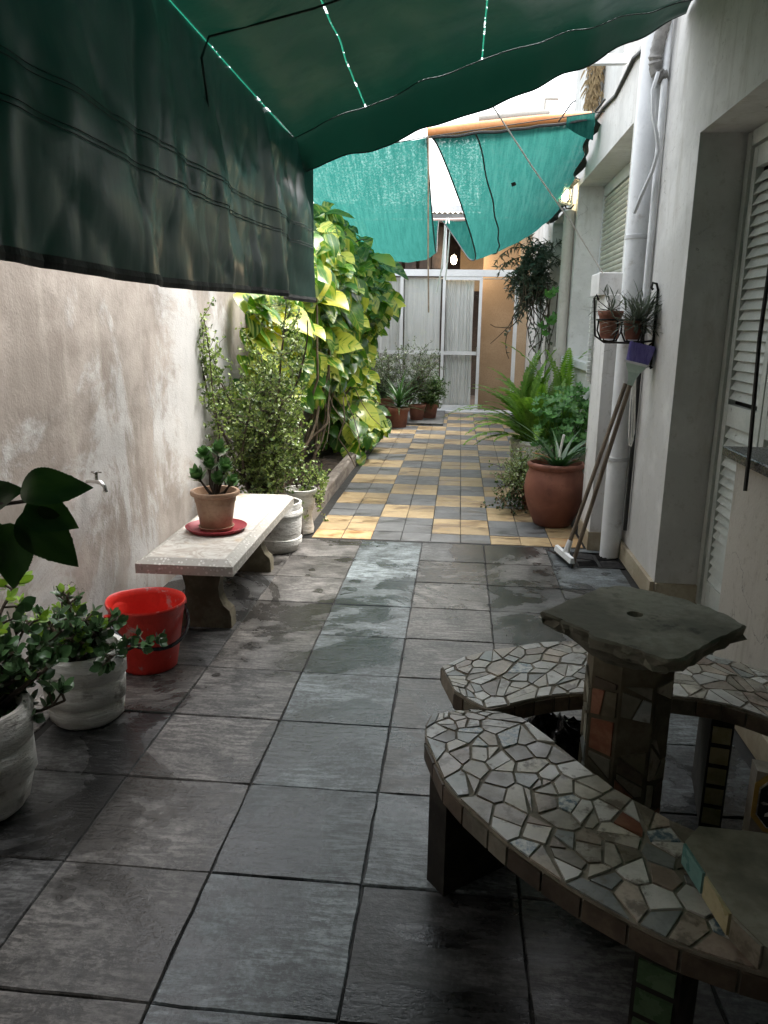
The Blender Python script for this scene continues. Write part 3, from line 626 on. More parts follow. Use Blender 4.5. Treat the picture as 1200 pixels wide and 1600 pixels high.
# ================================================================ SHADE NETS
SAGL = [(-1.5, .2), (-1.35, .34), (-1.1, .58), (-.85, .76), (-.6, .8), (-.4, .77), (-.3, .7)]
SAGR = [(-.3, .78), (.1, .82), (.35, .73), (.6, .6), (.8, .45), (.95, .3), (1.03, .2)]
YN, YF = 6.8, 10.4
def netz(x, t, tab):
    z0 = interp([(-1.55, 2.72), (-.32, 2.885), (.53, 2.96), (1.03, 3.02)], x); z1 = 2.69
    tt = t
    return lerp(z0, z1, tt)-interp(tab, x)*.88*4*tt*(1-tt)+.012*nz(x*6, t*9)
def leftp(u, v):
    xr = -.33+.07*math.sin(math.pi*min(1, v*1.1))*.5; xl = -1.5+.06*math.sin(v*9); x = lerp(xl, xr, u)
    return (x, lerp(YN, YF, v), netz(x, v, SAGL))
def rightp(u, v):
    xl = -.29+.42*math.sin(math.pi*v)**.8; xr = 1.0+.025*math.sin(v*46)
    x = lerp(xl, xr, u)
    return (x, lerp(YN, YF, v), netz(x, v, SAGR))
nl = thing('shade_net', 'left teal shade net slung below the orange pole, nearer the vine', 'shade net', (-.9, 6.8, 2.7), 'shade nets slung across the yard')
MB().grid(leftp, 40, 60).build('mesh_cloth', 'net', nl, smooth=True)
MB().tube([Vector(leftp(1, i/60)) for i in range(61)], .006, 5).build('hem', 'hem', nl)
nr = thing('shade_net', 'right teal shade net with black seam and torn wavy edge by the white wall', 'shade net', (.4, 6.8, 2.7), 'shade nets slung across the yard')
MB().grid(rightp, 44, 60).build('mesh_cloth', 'net', nr, smooth=True)
MB().tube([Vector(rightp(0, i/60)) for i in range(61)], .007, 5).build('hem', 'hem', nr)
MB().tube([Vector(rightp(.27, i/60))+Vector((0, 0, -.006)) for i in range(61)], .007, 5).build('seam', 'cable', nr)
MB().grid(lambda u, v: tuple(Vector(rightp(1, u))+Vector((.035*v+.02*math.sin(u*70)*v, 0, -.03*v))), 90, 2).build('frayed_edge', 'hem', nr)
MB().grid(lambda u, v: tuple(Vector(rightp(.44+.035*u, .135+.012*v))+Vector((0, 0, -.008))), 2, 2).build('dark_patch', 'cable', nr)
MB().tube([Vector(rightp(i/30, 0))+Vector((0, 0, -.008)) for i in range(31)], .012, 6).build('top_hem', 'hem', nr)
MB().grid(lambda u, v: (lerp(.78, 1.0, u), 6.78+.05*math.sin(u*3)*v, 3.02-.2*v*(.35+.65*u)+.03*u), 10, 6).build('corner_patch', 'net', nr, smooth=True)
MB().tube([(1.0, 6.78, 3.06), (1.04, 6.6, 3.1)], .008, 6).tube([(.72, 6.79, 2.99), (.8, 6.7, 3.1), (.83, 6.7, 3.12)], .006, 6).build('tie', 'hem', nr)
setp(MB().tube([(-.33, 6.86, 2.93), (.1, 6.86, 2.975), (.55, 6.86, 3.015), (.98, 6.86, 3.04)], .042, 14).build('cross_pole', 'orange_pole', smooth=True), 'orange tube spanning the yard above the teal nets', 'pole')
setp(MB().tube([(-1.55, 10.43, 2.69), (-.3, 10.43, 2.7), (1.05, 10.43, 2.72)], .026, 12).build('far_pole', 'roof_red', smooth=True), 'thin pinkish pole holding the far end of the teal nets', 'pole')
setp(MB().tube([(-1.56, 6.7, 2.66), (-.33, 6.76, 2.88), (1.06, 6.7, 3.04)], .004, 5).build('support_wire', 'cable'), 'taut dark wire carrying the near edge of the nets', 'wire')
def rope(name, pts, r, lab, mat='rope', cat='rope', grp=None): return setp(MB().tube(pts, r, 6).build(name, mat, smooth=True), lab, cat, grp)
rope('white_rope', [(-.315, 6.72, 2.88), (-.3, 6.72, 2.3), (-.29, 6.715, 1.9), (-.275, 6.71, 1.5)], .0062, 'longest brownish rope hanging straight down from the orange pole', 'dry_vine')
rope('white_rope', [(-.225, 10.36, 2.72), (-.24, 10.34, 2.6), (-.27, 10.33, 2.1), (-.33, 10.33, 1.8)], .011, 'thick white rope dangling in front of the far glazed door')
rope('white_rope', [(-.21, 10.36, 2.72), (-.18, 10.34, 2.6), (-.2, 10.33, 2.2), (-.22, 10.33, 1.95)], .009, 'shorter white rope with a knot, dangling just right of the thick one')
rope('guy_rope', [(.12, 4.32, 2.49), (.35, 4.45, 2.22), (.6, 4.6, 1.95), (.835, 4.88, 1.71)], .0045, 'white guy rope stretched diagonally from awning to pilaster')

# ================================================================ PIPES AND CABLES ON THE HOUSE
dp = thing('downpipe', 'thick white painted downpipe running the full height of the wall', 'pipe', (.965, 4.75, 0))
pts = [(.985, 4.74, -.005), (.985, 4.74, .5), (.985, 4.74, 1.4), (.983, 4.74, 2.4), (.98, 4.74, 3.6)]
MB().tube(pts, .062, 20).build('pipe', 'white_paint', dp, smooth=True)
for z in (.62, 1.9): MB().lathe([(.063, -.012), (.069, -.01), (.069, .01), (.063, .012)], 20, (.985, 4.74, z)).box((1.03, 4.72, z-.01), (1.058, 4.76, z+.01)).build('bracket', 'white_paint', dp, smooth=True)
MB().lathe([(0, -.002), (.012, -.002), (.012, .002), (0, .002)], 12).build('hole', 'black', dp).matrix_basis = Matrix.Translation((-.035, -.0565, 2.02)) @ Matrix.Rotation(R(90), 4, 'X') @ Matrix.Rotation(R(-30), 4, 'Y')
setp(MB().tube([(1.035, 4.63, 1.55), (1.035, 4.63, 2.2), (1.033, 4.63, 3.0)], .018, 10).build('conduit', 'white_paint', smooth=True), 'thin white conduit beside the thick downpipe', 'pipe')
setp(MB().tube([(1.04, 4.625, .2), (1.04, 4.625, .9), (1.04, 4.625, 1.54)], .012, 8).build('drain_cable', 'cable', smooth=True), 'dark vertical cable in the corner behind the downpipe', 'cable')
wp = thing('wrapped_pipe', 'bent foil wrapped pipe entering the white wall under the awning', 'pipe', (1.05, 4.7, 2.72))
path = [(1.0, 4.58, 3.05), (1.0, 4.6, 2.95), (.985, 4.62, 2.87), (.975, 4.63, 2.79), (.985, 4.64, 2.73), (1.01, 4.64, 2.70), (1.05, 4.64, 2.71)]
pp = []
for i in range(len(path)-1):
    for k in range(5): pp.append(Vector(path[i]).lerp(Vector(path[i+1]), k/5))
MB().tube(pp, [.03+.005*(k % 2)+.004*random.random() for k in range(len(pp))], 12).build('lagging', 'foil', wp, smooth=True)
MB().lathe([(0, 0), (.06, 0), (.062, .008), (0, .01)], 16).build('wall_plate', 'white_wall', wp).matrix_basis = Matrix.Translation((0, -.06, -.01)) @ Matrix.Rotation(R(-90), 4, 'Y')
rope('water_hose', [(.99, 4.6, 2.71), (.965, 4.58, 2.62), (.975, 4.57, 2.5), (1.005, 4.57, 2.4), (1.02, 4.57, 2.32), (1.0, 4.58, 2.22), (.96, 4.62, 2.1), (.94, 4.66, 2.02)], .011, 'curving white hose from wrapped pipe into the downpipe', 'white_paint', 'hose')
rope('roof_cable', [(1.05, 5.0, 3.0), (1.045, 5.6, 3.08), (1.05, 6.2, 3.02), (1.045, 6.7, 3.06), (1.05, 8, 3.1)], .014, 'bundle of dark cables along the top of the white wall', 'cable', 'cable')
setp(MB().bbox((.15, 5.86, 3.13), (1.06, 5.91, 3.19), .004).build('roof_beam', 'white_paint'), 'slim white beam crossing above the white wall top', 'beam')
rope('strap', [(1.0, 2.70, .855), (1.005, 2.72, 1.0), (1.02, 2.8, 1.37), (1.03, 2.82, 1.56), (1.04, 2.83, 2.26)], .0075, 'black strap hanging in front of the granite sill', 'black', 'strap')
cl = MB()
cl.tube([(1.0, 4.6, 1.14), (.995, 4.58, .95), (1.0, 4.575, .8), (1.01, 4.575, .73), (1.02, 4.58, .72), (1.03, 4.585, .76), (1.02, 4.59, .95), (1.005, 4.6, 1.14)], .004, 5)
cl.tube([(1.005, 4.6, 1.14), (1.012, 4.585, .9), (1.02, 4.58, .74), (1.035, 4.59, .8), (1.015, 4.6, 1.13)], .004, 5)
setp(cl.build('cord_loop', 'rope', smooth=True), 'loop of pale cord hanging behind the broom', 'cord')

# wall lantern (lit)
ln = thing('wall_lantern', 'lit glass wall lantern on the white wall above the pale pipe', 'lantern', (.97, 8.1, 2.55))
LX, LY = .965, 8.1
MB().lathe([(.02, .235), (.075, .215), (.085, .2), (.08, .195), (0, .195)], 6, (LX, LY, 2.55)).lathe([(0, 0), (.05, 0), (.06, .012), (.055, .02), (0, .02)], 6, (LX, LY, 2.55)).build('cap', 'white_wall', ln)
lf = MB()
for k in range(6):
    a = math.pi*k/3; lf.tube([(LX+.054*math.cos(a), LY+.054*math.sin(a), 2.57), (LX+.074*math.cos(a), LY+.074*math.sin(a), 2.745)], .0045, 5)
lf.build('glazing_bar', 'black', ln)
gm = MB()
for k in range(6):
    a, b = math.pi*k/3, math.pi*(k+1)/3
    gm.add([(LX+r*math.cos(t), LY+r*math.sin(t), z) for r, t, z in ((.052, a, 2.572), (.052, b, 2.572), (.072, b, 2.743), (.072, a, 2.743))], [(0, 1, 2, 3)])
gm.build('pane', 'glass', ln)
MB().lathe([(0, 2.585), (.028, 2.6), (.034, 2.66), (.02, 2.71), (0, 2.72)], 12, (LX, LY, 0)).build('bulb', 'bulb', ln, smooth=True)
MB().tube([(LX, LY, 2.56), (LX+.02, LY, 2.52), (LX+.06, LY, 2.52), (1.06, LY, 2.56)], .008, 6).tube([(LX, LY, 2.785), (LX+.04, LY, 2.84), (1.06, LY, 2.83)], .007, 6).build('arm', 'black', ln)
lp = bpy.data.lights.new('lantern_light', 'POINT'); lp.energy = 9; lp.color = (1, .76, .42); lp.shadow_soft_size = .04
lo = bpy.data.objects.new('lantern_light', lp); COL.objects.link(lo); lo.parent = ln; lo.location = (LX-.97, -.0, .1)
bp = thing('pale_pipe', 'cream wall pipe lit by the lantern above it', 'pipe', (1.0, 7.98, 0))
MB().tube([(1.0, 7.98, 0), (1.0, 7.98, 1.2)], .068, 16).build('lower_sleeve', 'cream_wall', bp, smooth=True)
MB().tube([(1.005, 7.98, 1.2), (1.005, 7.98, 2.48)], .054, 16).build('pipe', 'cream_wall', bp, smooth=True)
# ================================================================ LEAF SHAPES
def leaf_mesh(L, Wd, mat, wf, nl=7, nw=2, fold=.25, droop=.3, wave=0, seed=0):
    rng = random.Random(seed); ph = rng.random()*6
    def f(u, v):
        t = v; s = u*2-1; w = Wd*wf(t); y = s*w
        z = abs(s)*w*fold-droop*L*t*t+wave*math.sin(t*9+ph+s)*abs(s)*Wd
        return (L*t-(.10*L*abs(s) if t < .01 else 0), y, z)
    return MB().grid(f, nw*2, nl).mesh(mat, True)
heart = lambda t: (max(0, math.sin(math.pi*min(1, (t+.10)/1.10)))**.75)*(1.15-.55*t)
oval = lambda t: max(0.001, math.sin(math.pi*min(.999, .02+t*.98)))**.7
lance = lambda t: max(.001, math.sin(math.pi*min(.999, .03+.97*t)**.8))
strapw = lambda t: max(.02, (1-t)**.6*(.75+.25*math.sin(math.pi*min(1, t*1.6))))
def small_leaves(mb, p, d, s, mi=0):
    d = Vector(d).normalized(); a = Vector((jit(1), jit(1), jit(1)+.3)); y = d.cross(a)
    if y.length < 1e-3: return
    y.normalize(); z = y.cross(d)
    mb.add([p, p+d*s*.5+y*s*.36+z*s*.08, p+d*s, p+d*s*.5-y*s*.36+z*s*.08], [(0, 1, 2, 3)], mi)
def walk(p, d, n, step, wob, grav=0.):
    pts = [Vector(p)]; d = Vector(d).normalized()
    for _ in range(n):
        d = (d+Vector((jit(wob), jit(wob), jit(wob)-grav))).normalized(); pts.append(pts[-1]+d*step)
    return pts
def taper(pts, r0, r1): return [lerp(r0, r1, i/(len(pts)-1)) for i in range(len(pts))]

# ================================================================ VARIEGATED VINE on the left wall
vi = thing('climbing_vine', 'huge climbing vine with big yellow-green variegated leaves on the left wall', 'vine', (-1.45, 7.4, .06))
PM = [leaf_mesh(.30, .125, M['pothos'], heart, 8, 2, .22, .28, .05, k) for k in range(3)]+[leaf_mesh(.27, .12, M['pothos_d'], heart, 8, 2, .2, .3, .05, 9+k) for k in range(3)]
PY = [leaf_mesh(.34, .15, M['pothos_y'], heart, 8, 2, .15, .3, .06, 20+k) for k in range(2)]
def vfront(y, z):      # how far the foliage stands out from the wall
    base = interp([(0, .34), (.3, .52), (.7, .34), (1.2, .42), (1.7, .56), (2.1, .5), (2.6, .16)], z)
    k = interp([(5.0, .35), (5.6, .6), (6.3, .9), (7.2, 1.05), (8.2, 1.25), (9.0, 1.25), (10.2, .7)], y)
    return base*k*(1+.22*nz(y*1.7, z*2.2))
def vtop(y): return interp([(5.1, 1.55), (5.7, 1.75), (6.5, 2.15), (7.5, 2.5), (9.2, 2.55), (10.2, 2.1)], y)+.1*nz(y*2, 1)
cnt = 0
rng = random.Random(3)
def vleaf(dmin):
    while 1:
        y = 5.15+4.6*rng.random(); z = .12+2.45*rng.random()
        if z > vtop(y) or (z < .85 and y < 7.7): continue
        dep = dmin+(1.04-dmin)*rng.random()**.7
        p = Vector((-1.54+vfront(y, z)*dep, y, z))
        d = Vector((.55+rng.uniform(-.55, .35), -.45+rng.uniform(-.6, .4), -.5+rng.uniform(-.5, .6)))
        upv = Vector((.45+rng.uniform(-.35, .3), -.75+rng.uniform(-.4, .3), .7))
        return p, d, upv, dep
while cnt < 286:
    p, d, upv, dep = vleaf(.55)
    near = p.z > 1.15 and p.y < 6.2
    if near and rng.random() < .35: me = rng.choice(PY)
    else: me = rng.choice(PM[:3]) if rng.random() < .74 else rng.choice(PM[3:])
    s = rng.uniform(.45, .95)*(1.15 if p.z < .6 else 1)
    inst('leaf', me, place(p, d, upv, s, rng.uniform(-.35, .35)), vi); cnt += 1
for p, d, me, s in [((-.86, 8.6, 2.02), (1, -.2, -.25), PM[3], 1.15), ((-.95, 8.3, 2.08), (.8, -.6, -.1), PM[0], 1.1), ((-1.45, 5.35, 1.6), (.3, -.6, -.3), PY[0], .95), ((-1.33, 5.4, 1.5), (1, -.35, -.3), PY[1], 1.1), ((-1.40, 5.3, 1.40), (.9, -.5, -.5), PY[0], .8), ((-1.15, 6.2, 1.62), (.9, -.6, -.1), PY[1], 1.0)]:
    inst('leaf', me, place(Vector(p), Vector(d), Vector((.2, -.5, .9)), s), vi)
# smaller leaves deeper in the tangle
fl = MB()
proto = [MB().grid((lambda sd: lambda u, v: ((lambda t, s, w: (.2*t, s*w, abs(s)*w*.22-.06*t*t+.004*math.sin(t*9+sd)))(v, u*2-1, .085*heart(v))))(k), 4, 6) for k in range(3)]
for _ in range(1900):
    p, d, upv, dep = vleaf(.12)
    m4 = place(p, d, upv, rng.uniform(.5, 1.05), rng.uniform(-.5, .5)); q = rng.choice(proto)
    fl.add([m4 @ w for w in q.v], q.f, 0 if rng.random() < .4 else 1)
fl.build('inner_foliage', ['pothos_d', 'pothos'], vi, smooth=True, kind='stuff')
sb = MB()
for k in range(26):
    y = rng.uniform(5.6, 10); pts = walk((-1.5+rng.uniform(0, .12), y, .05), (.12, rng.uniform(-.3, .3), 1), 14, rng.uniform(.09, .17), .22)
    pts = [Vector((max(-1.53, min(-1.1, p.x)), p.y, p.z)) for p in pts]; sb.tube(pts, taper(pts, .014, .006), 6)
for k in range(14):
    y = rng.uniform(6.3, 9); pts = walk((-1.2+rng.uniform(-.1, .1), y, rng.uniform(.7, 1.1)), (.1, -.1, -1), 9, .085, .25); sb.tube(pts, taper(pts, .006, .003), 5)
sb.build('stems', 'dry_vine', vi, smooth=True, kind='stuff')
tn = walk((-1.15, 7.7, 2.1), (.5, -.5, .35), 8, .06, .2)
MB().tube(tn, taper(tn, .006, .003), 5).build('tendril', 'bark', vi)
rt_ = [(-1.05, 7.0, .75), (-1.02, 6.9, .55), (-1.08, 6.9, .38), (-1.0, 6.95, .25), (-.95, 6.95, .16), (-.92, 6.9, .12)]
MB().tube(rt_, .007, 6).build('aerial_root', 'dry_vine', vi, smooth=True)

# ================================================================ SMALL-LEAVED SHRUB in the barrel pot
def shrub(name, label, cat, base, stems, leafmats, bounds, nl, leafs, seed, rstem=.012, pot_z=.3, group=None):
    rng = random.Random(seed); t = thing(name, label, cat, base, group)
    wood = MB(); lv = MB()
    for (dx, dy, dz, L) in stems:
        pts = walk(Vector(base)+Vector((rng.uniform(-.04, .04), rng.uniform(-.04, .04), 0)), (dx, dy, dz), 12, L/12, .16)
        wood.tube(pts, taper(pts, rstem, .004), 6)
        for i, p in enumerate(pts[2:]):
            for _ in range(nl):
                d = Vector((rng.uniform(-1, 1), rng.uniform(-1, 1), rng.uniform(-.5, .9)))
                br = walk(p, d, 6, rng.uniform(.018, .042), .3)
                br = [Vector((max(bounds[0], min(bounds[1], q.x)), q.y, q.z)) for q in br]
                wood.tube(br, taper(br, .0028, .0014), 3, False)
                for q in br[1:]:
                    for _ in range(leafs):
                        small_leaves(lv, q+Vector((jit(.012), jit(.012), jit(.012))), (jit(1), jit(1), jit(1)+.2), rng.uniform(.017, .032), 0 if rng.random() < .68 else 1)
    wood.build('branches', 'bark', t, smooth=True); lv.build('foliage', leafmats, t, kind='stuff')
    return t
st_ = [(jit(.3), jit(.3), 1, random.uniform(.6, 1.0)) for _ in range(11)]+[(-.14, .1, 1, 1.3), (-.1, .15, 1, 1.25), (.22, -.1, .9, .75), (.3, 0, .7, .5), (-.3, -.1, .8, .7), (-.25, -.05, 1, 1.15)]
shrub('leafy_shrub', 'bushy shrub of tiny round leaves behind the terrazzo bench', 'shrub', (-1.27, 4.76, .26), st_, ['small', 'small_d'], (-1.53, -1.0), 4, 3, 5)
shrub('leafy_shrub', 'twiggy shrub trailing over the white urn by the kerb', 'shrub', (-1.07, 5.03, .30), [(.35, .1, .2, .17), (-.3, .15, 1, .45), (-.15, .2, 1, .6), (-.2, .1, .9, .5), (.5, -.1, -.45, .2)], ['small', 'small_d'], (-1.5, -.9), 2, 2, 6, .008)
# long bare whips against the wall
whp = thing('leafy_whip', 'single upright whip of tiny leaves against the plaster wall', 'shrub', (-1.43, 4.6, .3))
pts = walk((-1.43, 4.62, .3), (-.1, 0, 1), 20, .056, .05); w_ = MB().tube(pts, taper(pts, .007, .003), 5); lv = MB()
for p in pts[6:]:
    for _ in range(7): small_leaves(lv, p+Vector((jit(.01), jit(.01), jit(.02))), (jit(1), jit(1), jit(.6)), random.uniform(.016, .026))
w_.build('stem', 'bark', whp); lv.build('foliage', 'small', whp, kind='stuff')

# white barrel and urn pots
def tub(name, label, c, r, h, mat='white_pot', prof=None, group=None, seed=0, warp=.02, n=30):
    t = thing(name, label, 'plant pot', c, group); rg = random.Random(seed); o = rg.random()*9
    pf = prof or [(.82*r, 0), (.9*r, .02), (.97*r, h*.35), (r, h*.7), (r*1.02, h*.9), (r*1.05, h*.94), (r*1.05, h), (r*.93, h), (r*.92, h*.86), (0, h*.86)]
    MB().lathe(pf, n, c, warp=lambda a, z: warp*nz(math.cos(a)*1.5+o, math.sin(a)*1.5, z*14)+warp*.6*nz(math.cos(a)*5+o, math.sin(a)*5, z*30)).build('pot', mat, t, smooth=True, sharp=R(55))
    MB().lathe([(0, h*.862), (r*.9, h*.868)], 20, c).build('soil', 'soil', t)
    return t
bl = tub('barrel_pot', 'white barrel shaped cement pot with hoops beside the bench', (-1.1, 4.6, 0), .15, .31, prof=[(.115, 0), (.128, .03), (.134, .05), (.146, .052), (.147, .085), (.139, .09), (.146, .16), (.144, .235), (.153, .238), (.152, .265), (.145, .27), (.146, .31), (.132, .31), (.13, .26), (0, .26)], seed=2, warp=.012)
rr = MB(); ba = [Vector((-1.1+.1495*math.cos(t), 4.6+.1495*math.sin(t), z)) for t, z in [(-1.9, .25), (-1.8, .2), (-1.95, .17), (-2.1, .14), (-1.9, .11), (-1.7, .14), (-1.75, .19), (-2.2, .1), (-2.4, .16), (-2.2, .22)]]
rr.tube(ba, .003, 4); rr.build('ornament', 'black', bl)
tub('urn_pot', 'white weathered urn pot by the kerb behind the barrel', (-1.045, 5.03, 0), .1, .3, prof=[(.085, 0), (.09, .03), (.075, .1), (.07, .13), (.085, .16), (.098, .22), (.1, .27), (.112, .285), (.112, .305), (.095, .305), (.088, .27), (0, .27)], seed=4, warp=.03)

# ================================================================ TERRAZZO BENCH
bn = thing('garden_bench', 'terrazzo slab bench on two curved cement legs against the wall', 'bench', (-1.165, 3.74, 0))
bn.rotation_euler.z = R(1.2)
def bl_(mb, name, mat, **k): return mb.build(name, mat, bn, origin=(0, 0, 0), **k)
sb_ = MB(); hw_, hl = .215, .69; c = .035
v = [(-hw_, -hl, .335), (hw_, -hl, .335), (hw_, hl, .335), (-hw_, hl, .335), (-hw_, -hl, .378), (hw_, -hl, .378), (hw_, hl, .378), (-hw_, hl, .378), (-hw_+c, -hl+c, .4), (hw_-c, -hl+c, .4), (hw_-c, hl-c, .4), (-hw_+c, hl-c, .4)]
f = [(3, 2, 1, 0), (8, 9, 10, 11)]
for k in range(4): j = (k+1) % 4; f += [(k, j, 4+j, 4+k), (4+k, 4+j, 8+j, 8+k)]
sb_.add(v, f)
slab = bpy.data.objects.new('slab', sb_.mesh('terrazzo')); COL.objects.link(slab); slab.parent = bn; WL[slab.name] = Vector((-1.165, 3.74, 0))
half = [(.135, 0), (.135, .055), (.128, .085), (.1, .11), (.082, .15), (.078, .2), (.09, .255), (.12, .29), (.145, .305), (.145, .335)]
poly = half+[(-x, z) for x, z in half[::-1]]
lg = MB(); n = len(poly)
lg.add([(x, -.04, z) for x, z in poly]+[(x, .04, z) for x, z in poly], [list(range(n)), list(range(n, 2*n))[::-1]]+[[k, n+k, n+(k+1) % n, (k+1) % n] for k in range(n)])
lm = lg.mesh('bench_leg')
for y in (-.42, .42):
    o = bpy.data.objects.new('leg', lm); COL.objects.link(o); o.parent = bn; o.location = (0, y, 0)

def potted(name, label, c, r, h, mat, rim=.02, n=32, seed=0, group=None):
    t = thing(name, label, 'plant pot', c, group)
    MB().lathe([(r*.7, 0), (r*.72, .004), (r*.9, h-rim*1.6), (r*.93, h-rim*1.5), (r, h-rim), (r*1.02, h-rim*.3), (r, h), (r*.92, h), (r*.88, h-rim), (r*.85, h*.8), (0, h*.8)], n, c).build('pot', mat, t, smooth=True, sharp=R(50))
    MB().lathe([(0, h*.815), (r*.86, h*.81)], 20, c).build('soil', 'soil', t); return t
PC = (-1.165, 3.56, .4)
sc = thing('saucer', 'round maroon plastic saucer on the terrazzo bench', 'saucer', PC)
MB().lathe([(0, 0), (.125, 0), (.148, .02), (.151, .024), (.146, .025), (.122, .008), (0, .008)], 40, PC).build('dish', 'red_saucer', sc, smooth=True, sharp=R(40))
sc2 = thing('saucer', 'small brown saucer nested inside the maroon one', 'saucer', (PC[0], PC[1], .409))
MB().lathe([(0, 0), (.078, 0), (.088, .016), (.085, .017), (.074, .005), (0, .005)], 32, (PC[0], PC[1], .409)).build('dish', 'plastic_pot', sc2, smooth=True, sharp=R(40))
P2 = (PC[0], PC[1], .4145)
jp = thing('flower_pot', 'brown plastic flower pot on the maroon saucer on the bench', 'plant pot', P2)
MB().lathe([(.072, 0), (.076, .006), (.096, .13), (.099, .132), (.102, .16), (.112, .163), (.119, .168), (.12, .18), (.117, .186), (.104, .186), (.1, .17), (.092, .14), (0, .14)], 40, P2).build('pot', 'plastic_pot', jp, smooth=True, sharp=R(35))
MB().lathe([(0, .152), (.098, .149)], 24, P2).build('soil', 'soil', jp)
JM = [leaf_mesh(.066, .022, M['jade'], oval, 6, 1, .2, -.12, 0, k) for k in range(2)]; JT = [leaf_mesh(.04, .014, M['jade_tip'], oval, 5, 1, .2, -.1, 0, 4)]; JS = [leaf_mesh(.04, .0145, M['jade_dark'], oval, 5, 1, .25, -.05, 0, 5)]
for me in JM+JT+JS: pass
def rosette(p, ax, parent, me, n, s, spread=.8):
    ax = Vector(ax).normalized(); u = ax.orthogonal().normalized(); w = ax.cross(u)
    for k in range(n):
        a = k*2.4+jit(.3); tilt = spread*(.35+.65*k/n); d = ax*math.cos(tilt)+(u*math.cos(a)+w*math.sin(a))*math.sin(tilt)
        inst('leaf', me, place(p+ax*(-.012*k/ n*2), d, ax, s*random.uniform(.8, 1.1)), parent)
jd = thing('jade_plant', 'young jade plant with upright rosettes in the pot on the bench', 'plant', (PC[0], PC[1], .57))
B = Vector((PC[0], PC[1], .565)); wd = MB()
for tip, n in [((-.045, 0, .2), 16), ((.02, .02, .22), 16), ((.06, -.02, .15), 15), ((-.075, -.02, .1), 14), ((.075, .02, .07), 10), ((-.01, -.03, .16), 14), ((.03, -.04, .09), 9)]:
    e = B+Vector(tip); wd.tube([B+Vector((jit(.01), jit(.01), 0)), B+Vector(tip)*.5+Vector((jit(.012), jit(.012), -.01)), e], [.009, .007, .004], 6)
    rosette(e, Vector(tip)+Vector((0, -.03, .1)), jd, random.choice(JM), n, random.uniform(.85, 1.05), 1.15)
wd.build('stem', 'bark', jd, smooth=True)

# ================================================================ WHITE POTS WITH JADE, bottom left
tub('cement_pot', 'whitewashed ribbed cement pot next to the red bucket', (-1.3, 2.42, 0), .145, .27, prof=[(.11, 0), (.122, .012), (.133, .07), (.127, .08), (.138, .088), (.14, .16), (.134, .168), (.145, .178), (.148, .262), (.14, .27), (.125, .268), (.12, .22), (0, .22)], seed=11, warp=.06)
tub('cement_pot', 'tall whitewashed cement pot at the left edge, nearest the camera', (-1.345, 1.86, 0), .15, .33, prof=[(.1, 0), (.125, .02), (.14, .1), (.136, .108), (.15, .118), (.156, .21), (.15, .22), (.158, .23), (.16, .31), (.15, .33), (.132, .327), (.125, .27), (0, .27)], seed=13, warp=.065)
def jade_bush(label, base, stems, seed, s=1.):
    rg = random.Random(seed); t = thing('jade_bush', label, 'plant', base); wd = MB(); b = Vector(base)
    for (dx, dy, dz, L) in stems:
        pts = walk(b+Vector((rg.uniform(-.05, .05), rg.uniform(-.05, .05), 0)), (dx, dy, dz), 7, L/7, .28); wd.tube(pts, taper(pts, .010, .004), 6)
        for i, p in enumerate(pts[2:]):
            for _ in range(2):
                d = Vector((rg.uniform(-1, 1), rg.uniform(-1, 1), rg.uniform(-.3, 1))).normalized()
                e = p+d*rg.uniform(.025, .06); wd.tube([p, e], [.004, .0025], 5)
                tip = rg.random() < .22 and p.z > base[2]+.07
                rosette(e, d+Vector((0, 0, .5)), t, JT[0] if tip else JS[0], rg.choice([3, 4, 4, 5]), s*rg.uniform(.7, 1.1), 1.3)
    wd.build('branches', 'bark', t, smooth=True)
jade_bush('sprawling jade bush with pale new tips in the pot beside the bucket', (-1.3, 2.42, .23), [(.5, -.1, .5, .24), (.25, -.3, .9, .22), (-.3, 0, 1, .22), (.1, .2, 1, .24), (-.5, -.3, .6, .24), (.6, .15, .25, .22), (0, -.5, .6, .2), (.45, -.4, .2, .22), (-.2, -.4, .9, .24), (.3, .1, 1, .2), (-.4, .2, .7, .22), (.2, -.2, 1, .26)], 21)
jade_bush('dark spreading jade bush leaning over the nearest cement pot', (-1.35, 1.88, .28), [(.2, .1, 1, .34), (-.2, .1, 1, .38), (.5, .1, .7, .3), (.35, .35, .6, .34), (.6, -.1, .25, .26), (-.1, -.3, .8, .3), (.1, .4, .9, .36), (.45, .1, -.1, .24), (.3, -.1, .9, .3), (0, .2, 1, .4), (.5, .3, .5, .3), (-.3, .3, .8, .36)], 22, 1.1)

# ================================================================ RED BUCKET
bk = thing('bucket', 'red plastic bucket with black handle beside the terrazzo bench', 'bucket', (-1.245, 2.86, 0))
bc = Vector((-1.245, 2.86, 0)); H_ = .285
lip = lambda a, z: (.10*max(0, math.cos(a-2.85))**10 if z > .25 else 0)
MB().lathe([(.104, 0), (.112, .004), (.113, .012), (.148, .235), (.151, .24), (.152, .268), (.158, .272), (.16, .28), (.157, .287), (.15, .284), (.144, .26), (.108, .014), (0, .012)], 48, bc, warp=lip).build('body', 'red', bk, smooth=True, sharp=R(60))
hp = []
for i in range(21):
    a = math.pi*i/20; t = -math.pi*.82+math.pi*i/20*1.0
    hp.append(bc+Vector((.163*math.cos(-2.35+math.pi*i/20), .163*math.sin(-2.35+math.pi*i/20), .235-.105*math.sin(a))))
MB().tube(hp, [.0045]+[.008]*19+[.0045], 8).build('handle', 'black_plastic', bk, smooth=True)
for e in (0, 20): MB().lathe([(0, -.012), (.014, -.01), (.014, .01), (0, .012)], 10, hp[e]+Vector((0, 0, .012))).build('ear', 'red', bk, smooth=True)

